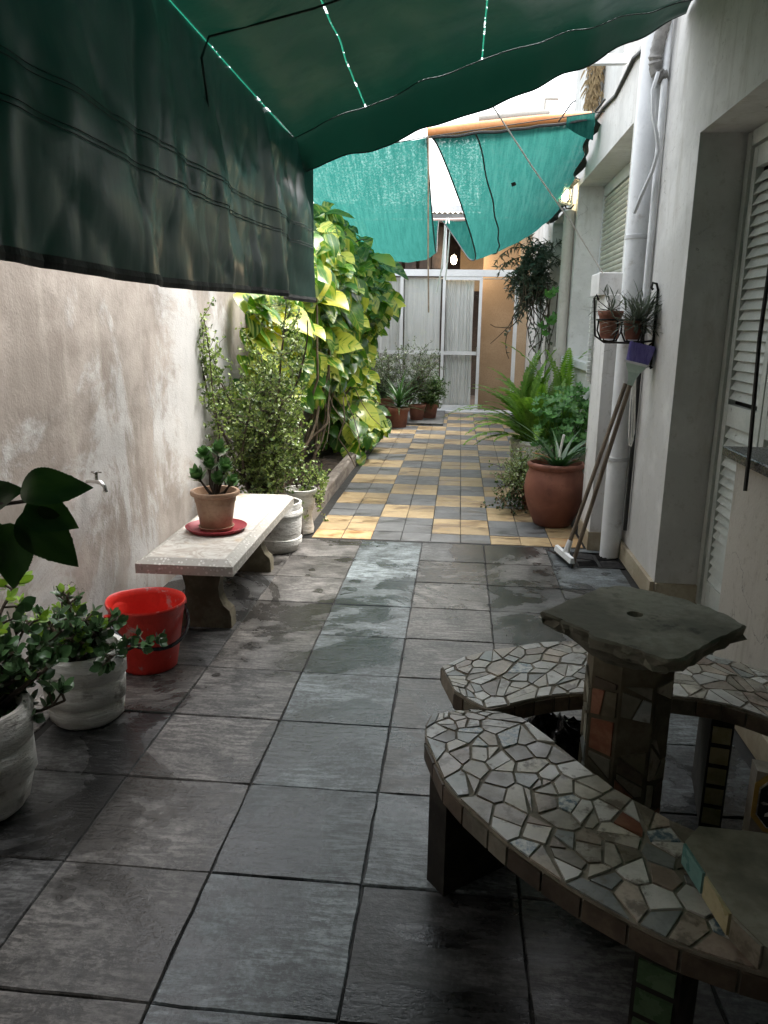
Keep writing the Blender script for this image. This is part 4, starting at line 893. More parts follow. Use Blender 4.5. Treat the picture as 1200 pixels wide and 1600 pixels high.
# ================================================================ TAP
tp = thing('garden_tap', 'small chrome garden tap on the plaster wall', 'tap', (-1.55, 3.05, .73))
tq = lambda P: [(-1.553+(x+1.553)*.72, 3.05+(y-3.05)*.72, .735+(z-.735)*.72) for x, y, z in P]
MB().tube(tq([(-1.556, 3.05, .735), (-1.50, 3.05, .735), (-1.47, 3.045, .73), (-1.445, 3.04, .71), (-1.44, 3.04, .675)]), [.009, .009, .0105, .0085, .0095], 10).build('spout', 'steel', tp, smooth=True)
MB().lathe([(.022, 0), (.02, .006), (0, .006)], 14).build('wall_flange', 'steel', tp).matrix_basis = Matrix.Translation((.003, 0, .005)) @ Matrix.Rotation(R(90), 4, 'Y')
MB().tube(tq([(-1.495, 3.05, .735), (-1.495, 3.05, .785)]), .0065, 8).tube(tq([(-1.525, 3.05, .79), (-1.465, 3.05, .79)]), .004, 6).tube(tq([(-1.495, 3.02, .79), (-1.495, 3.08, .79)]), .004, 6).build('tap_handle', 'steel', tp, smooth=True)
rg_ = MB(); rg_.tube([(-1.545+.0, 2.22+.018*math.cos(a), 1.33+.018*math.sin(a)) for a in [k*.45 for k in range(14)]], .003, 5); 
setp(rg_.build('wall_hook', 'steel', smooth=True), 'tiny metal ring hook at the left edge of the wall', 'hook')

# ================================================================ DARK LEAVES close to the camera
hb = thing('foreground_branch', 'dark toothed leaves of a branch reaching in at the left edge', 'branch', (-.62, .8, 1.1))
def hib(L, Wd, seed):
    n = 22
    def f(u, v):
        s = u*2-1; t = v; w = Wd*max(.002, math.sin(math.pi*min(.999, t**.62)))**.9*(1+.07*((v*n) % 1)*(abs(s) > .9))
        return (L*t, s*w, abs(s)*w*.18-.16*L*t*t+.004*math.sin(7*t+seed))
    return MB().grid(f, 6, n*2).mesh('dark_leaf', True)
HM = [hib(.105, .032, 0), hib(.09, .034, 2)]
FB = .93
for p, d, upv, me, s in [((-.505, .85, 1.195), (1, .1, .12), (0, -.75, .65), 0, .95), ((-.495, .84, 1.178), (.75, .1, -.3), (.1, -.8, .6), 1, .85), ((-.5, .84, 1.17), (.75, 0, -.75), (.3, -.8, .4), 0, 1.02), ((-.51, .83, 1.16), (-.1, 0, -1), (.3, -.9, .2), 0, 1.0), ((-.535, .84, 1.16), (-.1, 0, -1), (0, -.9, .3), 1, .9), ((-.555, .85, 1.19), (.1, 0, 1), (.1, -.9, .2), 1, .7), ((-.56, .85, 1.18), (.8, .1, .25), (0, -.8, .6), 1, .75), ((-.56, .85, 1.16), (.3, .05, -.9), (.1, -.9, .2), 0, .9), ((-.57, .83, 1.03), (.5, 0, .3), (0, -.6, .8), 1, .35), ((-.59, .86, 1.1), (.2, 0, -1), (.4, -.9, .2), 0, .9)]:
    inst('leaf', HM[me], place(Vector(p)+Vector((-.012, 0, .004)), Vector(d), Vector(upv), s*.84), hb)
MB().tube([(-.75, .8, 1.05), (-.62, .84, 1.15), (-.56, .85, 1.178), (-.50, .85, 1.188)], [.004, .0035, .003, .002], 6).build('twig', 'bark', hb, smooth=True)
# ================================================================ POTS AND PLANTS ON THE RIGHT
bpz = thing('terracotta_jar', 'big round bellied terracotta pot against the white pilaster', 'plant pot', (.715, 5.5, 0))
MB().lathe([(.12, 0), (.135, .01), (.175, .1), (.208, .2), (.216, .28), (.205, .36), (.186, .405), (.182, .415), (.196, .425), (.205, .437), (.205, .45), (.196, .46), (.182, .46), (.176, .44), (.18, .4), (0, .4)], 44, (.715, 5.5, 0), warp=lambda a, z: .008*nz(math.cos(a)*2, math.sin(a)*2, z*8)).build('pot', 'terracotta', bpz, smooth=True, sharp=R(60))
MB().lathe([(0, .415), (.182, .408)], 24, (.715, 5.5, 0)).build('soil', 'soil', bpz)
cv = thing('clivia', 'dark strap leaved plant in the big terracotta pot', 'plant', (.715, 5.5, .41))
SM = [leaf_mesh(.4, .024, M['aloe'], strapw, 10, 1, .3, .8, 0, k) for k in range(3)]
for k in range(26):
    a = k*2.4; el = random.uniform(.5, 1.25)
    inst('leaf', SM[k % 3], place(Vector((.735+.03*math.cos(a), 5.48+.03*math.sin(a), .41)), Vector((math.cos(a)*math.cos(el), math.sin(a)*math.cos(el), math.sin(el)+.35)), Vector((0, 0, 1)), random.uniform(.65, 1.1)), cv)
MB().tube([(.73, 5.47, .41), (.735, 5.47, .55), (.75, 5.46, .66)], .009, 8).build('cut_stalk', 'rope', cv, smooth=True)
inst('leaf', leaf_mesh(.3, .025, M['orange_pole'], strapw, 8, 1, .3, .3, 0, 4), place(Vector((.69, 5.5, .47)), Vector((-1, .1, .55)), Vector((0, 0, 1)), .8), cv)
tp2 = potted('flower_pot', 'smaller ringed terracotta pot half hidden by the big round one', (.625, 5.98, 0), .125, .3, 'terracotta', .03)
for z in (.06, .09, .2): MB().lathe([(.09+.115*z/.3*.2, z), (.098+.03*z, z+.006), (.09+.115*z/.3*.2, z+.012)], 30, (.625, 5.98, 0)).build('ring', 'terracotta', tp2, smooth=True)
shrub('trailing_plant', 'pale variegated trailing plant spilling from the ringed terracotta pot', 'plant', (.6, 5.96, .26), [(-.8, -.2, .3, .12), (-.5, -.5, .3, .12), (-1, .1, -.1, .16), (0, -.4, .8, .1), (-.5, .2, .6, .1), (-.9, -.3, -.3, .16)], ['varieg', 'small'], (.2, .9), 3, 2, 31, .005)
shrub('trailing_plant', 'dark withered shoot drooping beside the ringed terracotta pot', 'plant', (.55, 5.9, .14), [(-.7, -.2, -.25, .2), (-.8, -.4, -.3, .16)], ['dark_leaf', 'dead'], (.2, .9), 2, 2, 32, .004)
wpf = thing('mosaic_pot', 'large white pebbled pot holding the fern', 'plant pot', (.78, 7.02, 0))
MB().lathe([(.2, 0), (.24, .05), (.285, .25), (.29, .37), (.3, .38), (.3, .4), (.28, .41), (.265, .4), (.26, .33), (0, .33)], 40, (.78, 7.02, 0), warp=lambda a, z: .02*nz(math.cos(a)*22, math.sin(a)*22, z*60)).build('pot', 'white_pot', wpf, smooth=True)
MB().lathe([(0, .345), (.262, .34)], 24, (.78, 7.02, 0)).build('soil', 'soil', wpf)
def frond(L, seed):
    rg = random.Random(seed); mb = MB(); n = 30; pts = []
    for i in range(n+1): t = i/n; pts.append(Vector((L*(t-.18*t*t*t), .02*math.sin(t*3+seed), L*(.28*t-.62*t*t))))
    mb.tube(pts[::3], taper(pts[::3], .0035, .0012), 4)
    for i in range(2, n):
        t = i/n; w = L*.12*math.sin(math.pi*min(1, t*.9+.1))**.6*(1-.45*t); d = (pts[i+1]-pts[i-1]).normalized()
        for s in (-1, 1):
            yv = Vector((0, s, 0)); p = pts[i]; e = p+yv*w+d*w*.35+Vector((0, 0, -.15*w+rg.uniform(-.01, .01)))
            h = L/n*.52; mid = (p+e)/2
            mb.add([p-d*h*.7, mid-d*h, e, mid+d*h, p+d*h*.7], [(0, 1, 2, 3, 4) if s > 0 else (4, 3, 2, 1, 0)])
    return mb.mesh('fern')
FM = [frond(.8, k) for k in range(5)]
fe = thing('fern', 'tall sword fern with arching bright green fronds in the white pot', 'fern', (.78, 7.02, .34))
rg = random.Random(5)
for k in range(64):
    a = rg.uniform(0, 6.283); el = rg.uniform(.45, 1.4)
    dx, dy = math.cos(a), math.sin(a)
    if dx > .35: el = max(el, 1.05)
    sc_ = rg.uniform(.65, 1.12)*(1.1 if dx < 0 else .85)
    inst('frond', FM[k % 5], place(Vector((.76+.1*dx, 7.0+.12*dy, .34)), Vector((dx*math.cos(el), dy*math.cos(el), math.sin(el))), Vector((0, 0, 1)), sc_), fe)
for k in range(16):
    a = rg.uniform(2.2, 5.6); el = rg.uniform(1.0, 1.4)
    inst('frond', FM[k % 5], place(Vector((.78+rg.uniform(-.15, .2), 7.05+rg.uniform(-.1, .2), .4)), Vector((math.cos(a)*math.cos(el), math.sin(a)*math.cos(el), math.sin(el))), Vector((math.cos(a), math.sin(a), 1)), rg.uniform(.75, 1.15)), fe)
for p, d, s in [((.6, 6.9, .5), (-1, -.3, .75), 1.0), ((.6, 6.95, .5), (-1, 0, .55), 1.05), ((.62, 6.85, .45), (-.9, -.5, .5), .9), ((.8, 7.0, .5), (-.2, 0, 1.4), 1.25), ((.92, 7.1, .5), (.0, -.1, 1.4), 1.15), ((.97, 7.2, .6), (.02, 0, 1.5), 1.0)]:
    inst('frond', FM[0], place(Vector(p), Vector(d), Vector((0, 0, 1)), s), fe)
ge = thing('geranium', 'geranium with lobed mid-green leaves between the fern and pilaster', 'plant', (.88, 6.3, 0))
tub('cement_pot', 'low white pot under the geranium', (.9, 6.35, 0), .13, .25, seed=41)
def gleaf():
    n = 30; v = [(0, 0, -.006)]+[((1+.22*math.cos(5*a)+.05*math.cos(15*a))*.04*math.cos(a), (1+.22*math.cos(5*a)+.05*math.cos(15*a))*.04*math.sin(a), .008+.008*math.cos(5*a)) for a in [2*math.pi*k/n for k in range(n)]]
    return MB().add(v, [(0, 1+k, 1+(k+1) % n) for k in range(n)]).mesh('gera', True)
GL = gleaf(); wd = MB()
for k in range(190):
    c0 = Vector((.88, 6.32, .22)); a = rg.uniform(0, 6.28); r_ = rg.random()**.5*.27; z = .42+.6*rg.random()*(1-r_*1.3)
    p = Vector((min(1.02, c0.x+r_*math.cos(a)), c0.y+r_*math.sin(a)*1.1, z))
    inst('leaf', GL, place(p, Vector((rg.uniform(-1, 1), -.6+rg.uniform(-.6, .6), rg.uniform(-.7, .1))), Vector((rg.uniform(-.5, .2), -.6, 1)), rg.uniform(.6, 1.05)), ge)
    if k % 3 == 0: wd.tube([c0+Vector((jit(.05), jit(.05), 0)), (c0+p)/2+Vector((jit(.04), jit(.04), .03)), p], [.005, .004, .0025], 5)
wd.build('stalks', 'gera', ge, smooth=True)
# climbing stem with a few lobed leaves up the wall
cs = thing('wall_creeper', 'thin climbing stem with a few lobed leaves against the far white wall', 'plant', (.93, 8.4, 0))
MB().tube([(.93, 8.4, .3), (.9, 8.4, .8), (.93, 8.4, 1.2), (.98, 8.4, 1.45), (.99, 8.4, 1.75)], .005, 5).tube([(.93, 8.4, 1.2), (.86, 8.4, 1.42), (.9, 8.4, 1.7)], .004, 5).tube([(.91, 8.4, .9), (1.0, 8.4, 1.1), (1.0, 8.4, 1.35)], .004, 5).build('stem', 'bark', cs, smooth=True)
for p in ((.9, 8.38, 1.72), (.96, 8.38, 1.76), (.98, 8.38, 1.5), (.93, 8.38, 1.45), (.88, 8.38, 1.33), (.85, 8.38, 1.4)):
    inst('leaf', GL, place(Vector(p), Vector((jit(1), -.5, -.3)), Vector((0, -.9, .5)), random.uniform(1.0, 1.5)), cs)

# hanging grey-green plant
hp_ = thing('hanging_plant', 'shaggy grey-green plant hanging high on the far right wall', 'plant', (.9, 9.8, 1.95))
lv = MB(); wd = MB(); rg = random.Random(8)
for k in range(95):
    p0 = Vector((rg.uniform(.74, 1.03), rg.uniform(9.6, 10.1), rg.uniform(1.75, 2.36)))
    pts = walk(p0, (rg.uniform(-1, .4), rg.uniform(-.8, .3), rg.uniform(-.4, .6)), 8, rg.uniform(.03, .06), .25, .22)
    wd.tube(pts, taper(pts, .006, .002), 4, False)
    for q in pts:
        for _ in range(4):
            d = Vector((rg.uniform(-1, 1), rg.uniform(-1, 1), rg.uniform(-1.3, .5))).normalized(); s = rg.uniform(.05, .1); y = d.orthogonal().normalized()*s*.09
            lv.add([q-y, q+d*s*.5-y*1.2, q+d*s, q+d*s*.5+y*1.2, q+y], [(0, 1, 2, 3, 4)])
for k in range(16):
    pts = walk((rg.uniform(.72, 1.0), rg.uniform(9.5, 9.9), 1.9), (rg.uniform(-.3, .3), -.1, -1), 13, .075, .4, .05); pts = [Vector((min(1.04, q.x), q.y, q.z)) for q in pts]
    wd.tube(pts, taper(pts, .009, .004), 5)
    for q in pts[7:]:
        if rg.random() < .5: small_leaves(lv, q, (jit(1), -1, jit(.5)), .07)
lv.build('foliage', 'grey_leaf', hp_, kind='stuff'); wd.build('stems', 'bark', hp_, kind='stuff')
# dry plant on the roof block
dpn = thing('dry_plant', 'withered brown plant hanging down the white roof block', 'plant', (1.25, 8.58, 4.2)); lv = MB(); rg = random.Random(12)
for k in range(420):
    zt = rg.uniform(3.55, 4.25); p = Vector((1.24+rg.gauss(0, .035)+(.05*rg.random() if zt > 4.05 else 0), 8.585-rg.random()*.06, zt)); d = Vector((rg.uniform(-.6, .6), rg.uniform(-.5, .1), -1)).normalized(); s = rg.uniform(.05, .13); y = Vector((s*.09, 0, 0))
    lv.add([p-y, p+d*s*.6-y, p+d*s, p+y], [(0, 1, 2, 3)])
lv.build('foliage', 'dead', dpn, kind='stuff')

# ================================================================ WALL BASKET WITH TWO POTS
wb = thing('wall_basket', 'black wrought iron pot bracket on the pier holding two plants', 'plant bracket', (1.05, 4.62, 1.3))
i1 = MB(); xw, yb = 1.052, 4.42
i1.tube([(xw, yb, 1.2), (xw, yb, 1.6), (xw-.01, yb, 1.63), (xw-.03, yb, 1.635), (xw-.035, yb, 1.61), (xw-.025, yb, 1.6)], .007, 6)
i1.tube([(xw, yb, 1.22), (xw-.005, yb, 1.19), (xw-.025, yb, 1.185), (xw-.03, yb, 1.21)], .006, 6); i1.tube([(xw, yb, 1.22), (xw-.003, yb-.01, 1.18), (xw, yb-.03, 1.19)], .005, 6)
i1.build('upright', 'iron', wb, smooth=True)
i2 = MB()
for cy_, cx_ in ((4.46, .95), (4.62, .85)):
    i2.tube([(cx_+.075*math.cos(a), cy_+.075*math.sin(a), 1.44) for a in [k*2*math.pi/24 for k in range(25)]], .005, 6)
    for k in range(4):
        a = k*math.pi/2+.4; i2.tube([(cx_+.075*math.cos(a), cy_+.075*math.sin(a), 1.44), (cx_+.08*math.cos(a), cy_+.08*math.sin(a), 1.38), (cx_+.05*math.cos(a), cy_+.05*math.sin(a), 1.325), (cx_, cy_, 1.32)], .005, 6)
i2.tube([(.78, 4.64, 1.55), (.765, 4.64, 1.58), (.755, 4.64, 1.56), (.765, 4.64, 1.45), (.775, 4.64, 1.35), (.82, 4.6, 1.315), (.95, 4.5, 1.315), (1.05, 4.42, 1.33)], .006, 6)
i2.tube([(1.05, 4.42, 1.32), (1.0, 4.42, 1.28), (.98, 4.42, 1.24), (1.0, 4.42, 1.22), (1.02, 4.43, 1.24)], .005, 6)
i2.build('basket_ring', 'iron', wb, smooth=True)
potted('flower_pot', 'small terracotta pot in the wall bracket, farther from the corner', (.85, 4.62, 1.335), .07, .155, 'terracotta', .02)
potted('flower_pot', 'small terracotta pot in the wall bracket under the bushier rosemary', (.95, 4.46, 1.335), .055, .1, 'terracotta', .02)
def spiky(label, c, n, L, seed, spread=1.2, mat='grey_leaf'):
    t = thing('rosemary', label, 'plant', c); me = leaf_mesh(1, .07, M[mat], lance, 4, 1, .3, .1, 0, seed); rg = random.Random(seed); wd = MB()
    for k in range(n):
        a = rg.uniform(0, 6.28); el = rg.uniform(-.3, 1.4); d = Vector((math.cos(a)*math.cos(el), math.sin(a)*math.cos(el), math.sin(el))); st = Vector(c)+d*L*rg.random()*spread
        if st.x > 1.04: st.x = 1.04
        inst('leaf', me, place(st, d+Vector((jit(.6), jit(.6), jit(.6))), Vector((0, 0, 1)), L*rg.uniform(.35, .7)), t)
        if k % 4 == 0: wd.tube([Vector(c), st], [.003, .0015], 4, False)
    wd.build('stems', 'bark', t)
spiky('sparse spiky plant in the farther wall pot', (.85, 4.62, 1.49), 44, .12, 61)
spiky('bushy rosemary spilling from the nearer wall pot', (.965, 4.43, 1.41), 285, .15, 62, 1.05)

# ================================================================ BROOM, SQUEEGEE, DRAIN
br = thing('broom', 'upside-down broom with purple bristles leaning on the wall', 'broom', (.715, 4.47, 0))
a_, b_ = Vector((.715, 4.47, .003)), Vector((.945, 4.40, 1.09))
MB().tube([a_, b_], .0125, 10).build('stick', 'wood', br, smooth=True)
d_ = (b_-a_).normalized(); fr_ = frame(d_, Vector((.3, 1, 0)))
def loc(p): return b_+fr_ @ Vector(p)
hd = MB()
secs = [(0, .016, .016), (.03, .018, .018), (.07, .03, .02), (.1, .05, .028), (.115, .055, .03)]
vs_ = [loc((x, sx*w, sy*h)) for x, w, h in secs for sx, sy in ((-1, -1), (1, -1), (1, 1), (-1, 1))]
fs_ = [[4*i+k, 4*i+(k+1) % 4, 4*i+4+(k+1) % 4, 4*i+4+k] for i in range(len(secs)-1) for k in range(4)]+[[3, 2, 1, 0], [16, 17, 18, 19]]
hd.add(vs_, fs_); hd.build('socket', 'mint', br)
hb_ = MB(); ch_ = [loc((x, s*w, t*h)) for x, w, h in ((.1155, .064, .036), (.128, .066, .037)) for s, t in ((-1, -1), (1, -1), (1, 1), (-1, 1))]
hb_.add(ch_, [(3, 2, 1, 0), (4, 5, 6, 7), (0, 1, 5, 4), (1, 2, 6, 5), (2, 3, 7, 6), (3, 0, 4, 7)]); hb_.build('head', 'alu', br)
bt = MB(); rg = random.Random(9)
for k in range(420):
    u, v_ = rg.uniform(-1, 1), rg.uniform(-1, 1); L_ = .09+.012*rg.random()
    p, q = loc((.127, u*.058, v_*.031)), loc((.127+L_, u*.068, v_*.042)); w_ = (fr_ @ Vector((0, 1, 0)))*.0026; w2 = (fr_ @ Vector((0, 0, 1)))*.0026
    bt.add([p-w_, p+w_, q+w_, q-w_], [(0, 1, 2, 3)]); bt.add([p-w2, p+w2, q+w2, q-w2], [(0, 1, 2, 3)])
bt.build('bristles', 'purple', br, kind='stuff')
sq = thing('squeegee', 'white headed floor squeegee leaning beside the broom', 'squeegee', (.69, 4.6, 0))
MB().tube([(.70, 4.58, .09), (.975, 4.66, 1.08)], .0125, 10).build('stick', 'wood', sq, smooth=True)
g = MB(); e1, e2 = Vector((.655, 4.72, 0)), Vector((.715, 4.44, 0)); dd = (e2-e1).normalized(); nn_ = Vector((dd.y, -dd.x, 0))
def sec(p): return [p+nn_*-.012+Vector((0, 0, .03)), p+nn_*.02+Vector((0, 0, .03)), p+nn_*.014+Vector((0, 0, .062)), p+nn_*-.004+Vector((0, 0, .066))]
g.add(sec(e1)+sec(e2), [(3, 2, 1, 0), (4, 5, 6, 7), (0, 1, 5, 4), (1, 2, 6, 5), (2, 3, 7, 6), (3, 0, 4, 7)]); g.tube([(.69, 4.575, .055), (.712, 4.584, .135)], [.022, .016], 8)
g.build('head', 'alu', sq)
r_ = MB(); r_.add([e1+Vector((0, 0, .001)), e1+nn_*.006+Vector((0, 0, .001)), e2+nn_*.006+Vector((0, 0, .001)), e2+Vector((0, 0, .001)), e1+Vector((0, 0, .029)), e1+nn_*.006+Vector((0, 0, .029)), e2+nn_*.006+Vector((0, 0, .029)), e2+Vector((0, 0, .029))], [(3, 2, 1, 0), (4, 5, 6, 7), (0, 1, 5, 4), (1, 2, 6, 5), (2, 3, 7, 6), (3, 0, 4, 7)])
r_.build('rubber_blade', 'black', sq)
dr = thing('drain_grate', 'rusty dark drain grate at the foot of the downpipe', 'drain', (.89, 4.63, 0))
gx0, gx1, gy0, gy1 = .748, 1.03, 4.475, 4.79
MB().box((gx0, gy0, -.03), (gx1, gy1, -.02)).build('pit', 'black', dr)
fm = MB(); w = .014
fm.box((gx0, gy0, -.012), (gx1, gy0+w, .002)).box((gx0, gy1-w, -.012), (gx1, gy1, .002)).box((gx0, gy0+w, -.012), (gx0+w, gy1-w, .002)).box((gx1-w, gy0+w, -.012), (gx1, gy1-w, .002)); fm.build('rim', 'iron', dr)
cxg, cyg = (gx0+gx1)/2, (gy0+gy1)/2
for qx in (-1, 1):
    for qy in (-1, 1):
        for k in range(5):
            o_ = .02+.026*k; px_, py_ = cxg+qx*o_, cyg+qy*.012
            L_ = .13-.5*o_
            p, q = Vector((cxg+qx*(.012), cyg+qy*(.012+.026*k), -.003)), Vector((min(gx1-.012, max(gx0+.012, cxg+qx*.13)), min(gy1-.012, max(gy0+.012, cyg+qy*(.05+.026*k))), -.003))
            MB().tube([p, q], .0055, 5).build('bar', 'iron', dr)

# ================================================================ POTS BY THE FAR DOOR
potted('flower_pot', 'terracotta pot standing foremost by the far glazed door', (-.82, 10.72, 0), .15, .27, 'terracotta', .035)
potted('flower_pot', 'dark terracotta pot on the low step behind the foremost one', (-.6, 11.35, .034), .13, .22, 'terracotta', .03)
potted('flower_pot', 'terracotta pot nearest the sliding door', (-.42, 11.62, .034), .13, .22, 'terracotta', .03)
potted('flower_pot', 'wide terracotta pot at the end of the vine, left of the others', (-1.1, 11.3, .034), .19, .32, 'terracotta', .035)
ag = thing('dracaena', 'spiky dark plant in the foremost terracotta pot by the door', 'plant', (-.82, 10.72, .22)); AM = [leaf_mesh(.5, .02, M['dark_leaf'], strapw, 9, 1, .3, .5, 0, k) for k in range(3)]
for k in range(46):
    a = k*2.4; el = .15+1.3*(k/46); inst('leaf', AM[k % 3], place(Vector((-.82, 10.72, .24+.12*k/46)), Vector((math.cos(a)*math.cos(el), math.sin(a)*math.cos(el), math.sin(el)+.2)), Vector((0, 0, 1)), random.uniform(.7, 1.05)), ag)
shrub('potted_bush', 'tall airy bush in front of the far curtain', 'plant', (-.75, 11.25, .25), [(jit(.4), jit(.3), 1, random.uniform(.5, .85)) for _ in range(7)]+[(.5, -.2, .9, .8), (.35, -.1, 1, .85)], ['grey_leaf', 'small_d'], (-1.4, -.2), 3, 3, 71, .008)
shrub('potted_bush', 'low dark bush in the pot nearest the sliding door', 'plant', (-.45, 11.6, .24), [(jit(.6), jit(.5), .9, random.uniform(.2, .34)) for _ in range(7)], ['small_d', 'dark_leaf'], (-1.2, -.1), 4, 4, 72, .006)
shrub('potted_bush', 'mid-sized dark bush behind the spiky potted plant', 'plant', (-1.1, 11.3, .3), [(jit(.5), jit(.5), 1, random.uniform(.4, .8)) for _ in range(8)], ['grey_leaf', 'small_d'], (-1.5, -.6), 3, 4, 73, .008)

# ================================================================ MOSAIC TABLE AND BENCHES
def clip(poly, n, c):
    out = []
    for i in range(len(poly)):
        a, b = poly[i], poly[(i+1) % len(poly)]; da, db = n[0]*a[0]+n[1]*a[1]-c, n[0]*b[0]+n[1]*b[1]-c
        if da <= 0: out.append(a)
        if da*db < 0: t = da/(da-db); out.append((a[0]+(b[0]-a[0])*t, a[1]+(b[1]-a[1])*t))
    return out
def voronoi(Lm, Wm, cell, rng):
    n0 = max(2, int(Lm*Wm/cell**2*.9)); pts = []
    for _ in range(n0):
        best = max(((rng.uniform(0, Lm), rng.uniform(0, Wm)) for _ in range(3)), key=lambda c: min([(c[0]-q[0])**2+(c[1]-q[1])**2 for q in pts] or [1]))
        pts.append(best)
    cells = []
    for i, p in enumerate(pts):
        poly = [(0, 0), (Lm, 0), (Lm, Wm), (0, Wm)]
        for j, q in enumerate(pts):
            if i == j: continue
            n_ = (q[0]-p[0], q[1]-p[1]); poly = clip(poly, n_, (q[0]**2+q[1]**2-p[0]**2-p[1]**2)/2)
            if len(poly) < 3: break
        if len(poly) < 3: continue
        ar = abs(sum(a[0]*b[1]-b[0]*a[1] for a, b in zip(poly, poly[1:]+poly[:1])))/2
        if ar > 1.15*cell**2 and rng.random() < .75 or rng.random() < .16:
            g = (sum(a[0] for a in poly)/len(poly), sum(a[1] for a in poly)/len(poly)); th = rng.uniform(0, 3.14); nv = (math.cos(th), math.sin(th)); c0 = nv[0]*g[0]+nv[1]*g[1]+rng.uniform(-.1, .1)*cell
            cells += [q for q in (clip(poly, nv, c0), clip(poly, (-nv[0], -nv[1]), -c0)) if len(q) >= 3]
        else: cells.append(poly)
    out = []
    for poly in cells:                                                   # drop tiny edges so that shards get long straight sides
        q = [p for k, p in enumerate(poly) if math.hypot(p[0]-poly[k-1][0], p[1]-poly[k-1][1]) > .2*cell]
        out.append(q if len(q) >= 3 else poly)
    return out
def resample(pts, n):
    pts = [Vector((*p, 0)) for p in pts]; d = [0]
    for a, b in zip(pts, pts[1:]): d.append(d[-1]+(b-a).length)
    out = []
    for k in range(n+1):
        s = d[-1]*k/n; i = max(j for j in range(len(d)) if d[j] <= s+1e-9); i = min(i, len(pts)-2); out.append(pts[i].lerp(pts[i+1], (s-d[i])/(d[i+1]-d[i])))
    for _ in range(2): out = [out[0]]+[(out[k-1]+out[k]*2+out[k+1])/4 for k in range(1, n)]+[out[-1]]
    return out
def mosaic_bench(label, outer, inner, zt, cell, seed, legs, shade):
    rng = random.Random(seed); N_ = 48; O, I = resample(outer, N_), resample(inner, N_)
    c = (O[N_//2]+I[N_//2])/2; t = thing('mosaic_bench', label, 'bench', (c.x, c.y, 0), 'curved mosaic benches round the table')
    th = .058; ring = O+I[::-1]; poly = [(p.x, p.y) for p in ring]
    area = sum(a[0]*b[1]-b[0]*a[1] for a, b in zip(poly, poly[1:]+poly[:1]))
    mb = MB()
    m = len(O); v = [(p.x, p.y, zt-.006) for p in O]+[(p.x, p.y, zt-.006) for p in I]+[(p.x, p.y, zt-th) for p in O]+[(p.x, p.y, zt-th) for p in I]; f = []
    for k in range(m-1): f += [(k, k+1, m+k+1, m+k), (2*m+k, 3*m+k, 3*m+k+1, 2*m+k+1), (k, 2*m+k, 2*m+k+1, k+1), (m+k, m+k+1, 3*m+k+1, 3*m+k)]
    f += [(0, m, 3*m, 2*m), (m-1, 3*m-1, 4*m-1, 2*m-1)]
    mb.add(v, f); bm = bmesh.new(); me = mb.mesh('concrete_dark', origin=(c.x, c.y, 0)); bm.from_mesh(me); bmesh.ops.recalc_face_normals(bm, faces=bm.faces); bm.to_mesh(me); bm.free(); link('seat', me, t)
    def mp(s, r):
        k = min(N_-1e-6, s*N_); i = int(k); fr = k-i; return (I[i].lerp(I[i+1], fr)).lerp(O[i].lerp(O[i+1], fr), r)
    Lm = sum((O[i+1]-O[i]).length+(I[i+1]-I[i]).length for i in range(N_))/2; Wm = (O[N_//2]-I[N_//2]).length
    for cell_ in voronoi(Lm, Wm, cell, rng):
        P = []
        for i in range(len(cell_)):
            a, b = cell_[i], cell_[(i+1) % len(cell_)]
            P.append(a)
            if False: P.append(((a[0]+b[0])/2+rng.uniform(-.002, .002), (a[1]+b[1])/2+rng.uniform(-.002, .002)))
        W_ = [mp(min(.999, max(.001, p[0]/Lm)), p[1]/Wm) for p in P]; g_ = sum(W_, Vector())/len(W_); rad = sum((w-g_).length for w in W_)/len(W_)
        if rad < .012: continue
        k_ = 1-(.0022+.0015*rng.random())/rad; Q = [((w-g_)*(k_-rng.random()*.003/rad)) for w in W_]
        ar = sum(a.x*b.y-b.x*a.y for a, b in zip(Q, Q[1:]+Q[:1])); Q = Q if ar > 0 else Q[::-1]
        n = len(Q); h = .0015*rng.random()
        v = [(q.x, q.y, -.008) for q in Q]+[(q.x*.985, q.y*.985, -.003+h) for q in Q]
        me = MB().add(v, [list(range(n, 2*n))]+[[j, (j+1) % n, n+(j+1) % n, n+j] for j in range(n)]).mesh(M[rng.choices(['sh0', 'sh1', 'sh2', 'sh3', 'sh4', 'sh5', 'sh6', 'sh7'], shade)[0]])
        inst('shard', me, Matrix.Translation((g_.x, g_.y, zt)) @ Matrix.Rotation(R(rng.uniform(-.8, .8)), 4, 'X') @ Matrix.Rotation(R(rng.uniform(-.8, .8)), 4, 'Y'), t)
    for side, sg in ((O, 1), (I, -1)):
        acc = 0; k = 0
        while k < N_-2:
            stp = rng.choice([2, 3, 3]); k2 = min(N_, k+stp); a, b = side[k], side[k2]; d = (b-a); L_ = d.length-.006; cen = (a+b)/2; nrm = Vector((d.y, -d.x, 0)).normalized()
            if nrm.dot(cen-mp((k+k2)/2/N_, .5)) < 0: nrm = -nrm
            me = MB().box((-L_/2, -.003, -.021), (L_/2, .003, .021)).mesh(M['edge_tile'] if rng.random() < .8 else M['sh5'])
            ml = Matrix((d.normalized(), nrm, Vector((0, 0, 1)))).transposed().to_4x4(); ml.translation = cen+nrm*.003+Vector((0, 0, zt-.033))
            inst('edge_tile', me, ml, t); k = k2
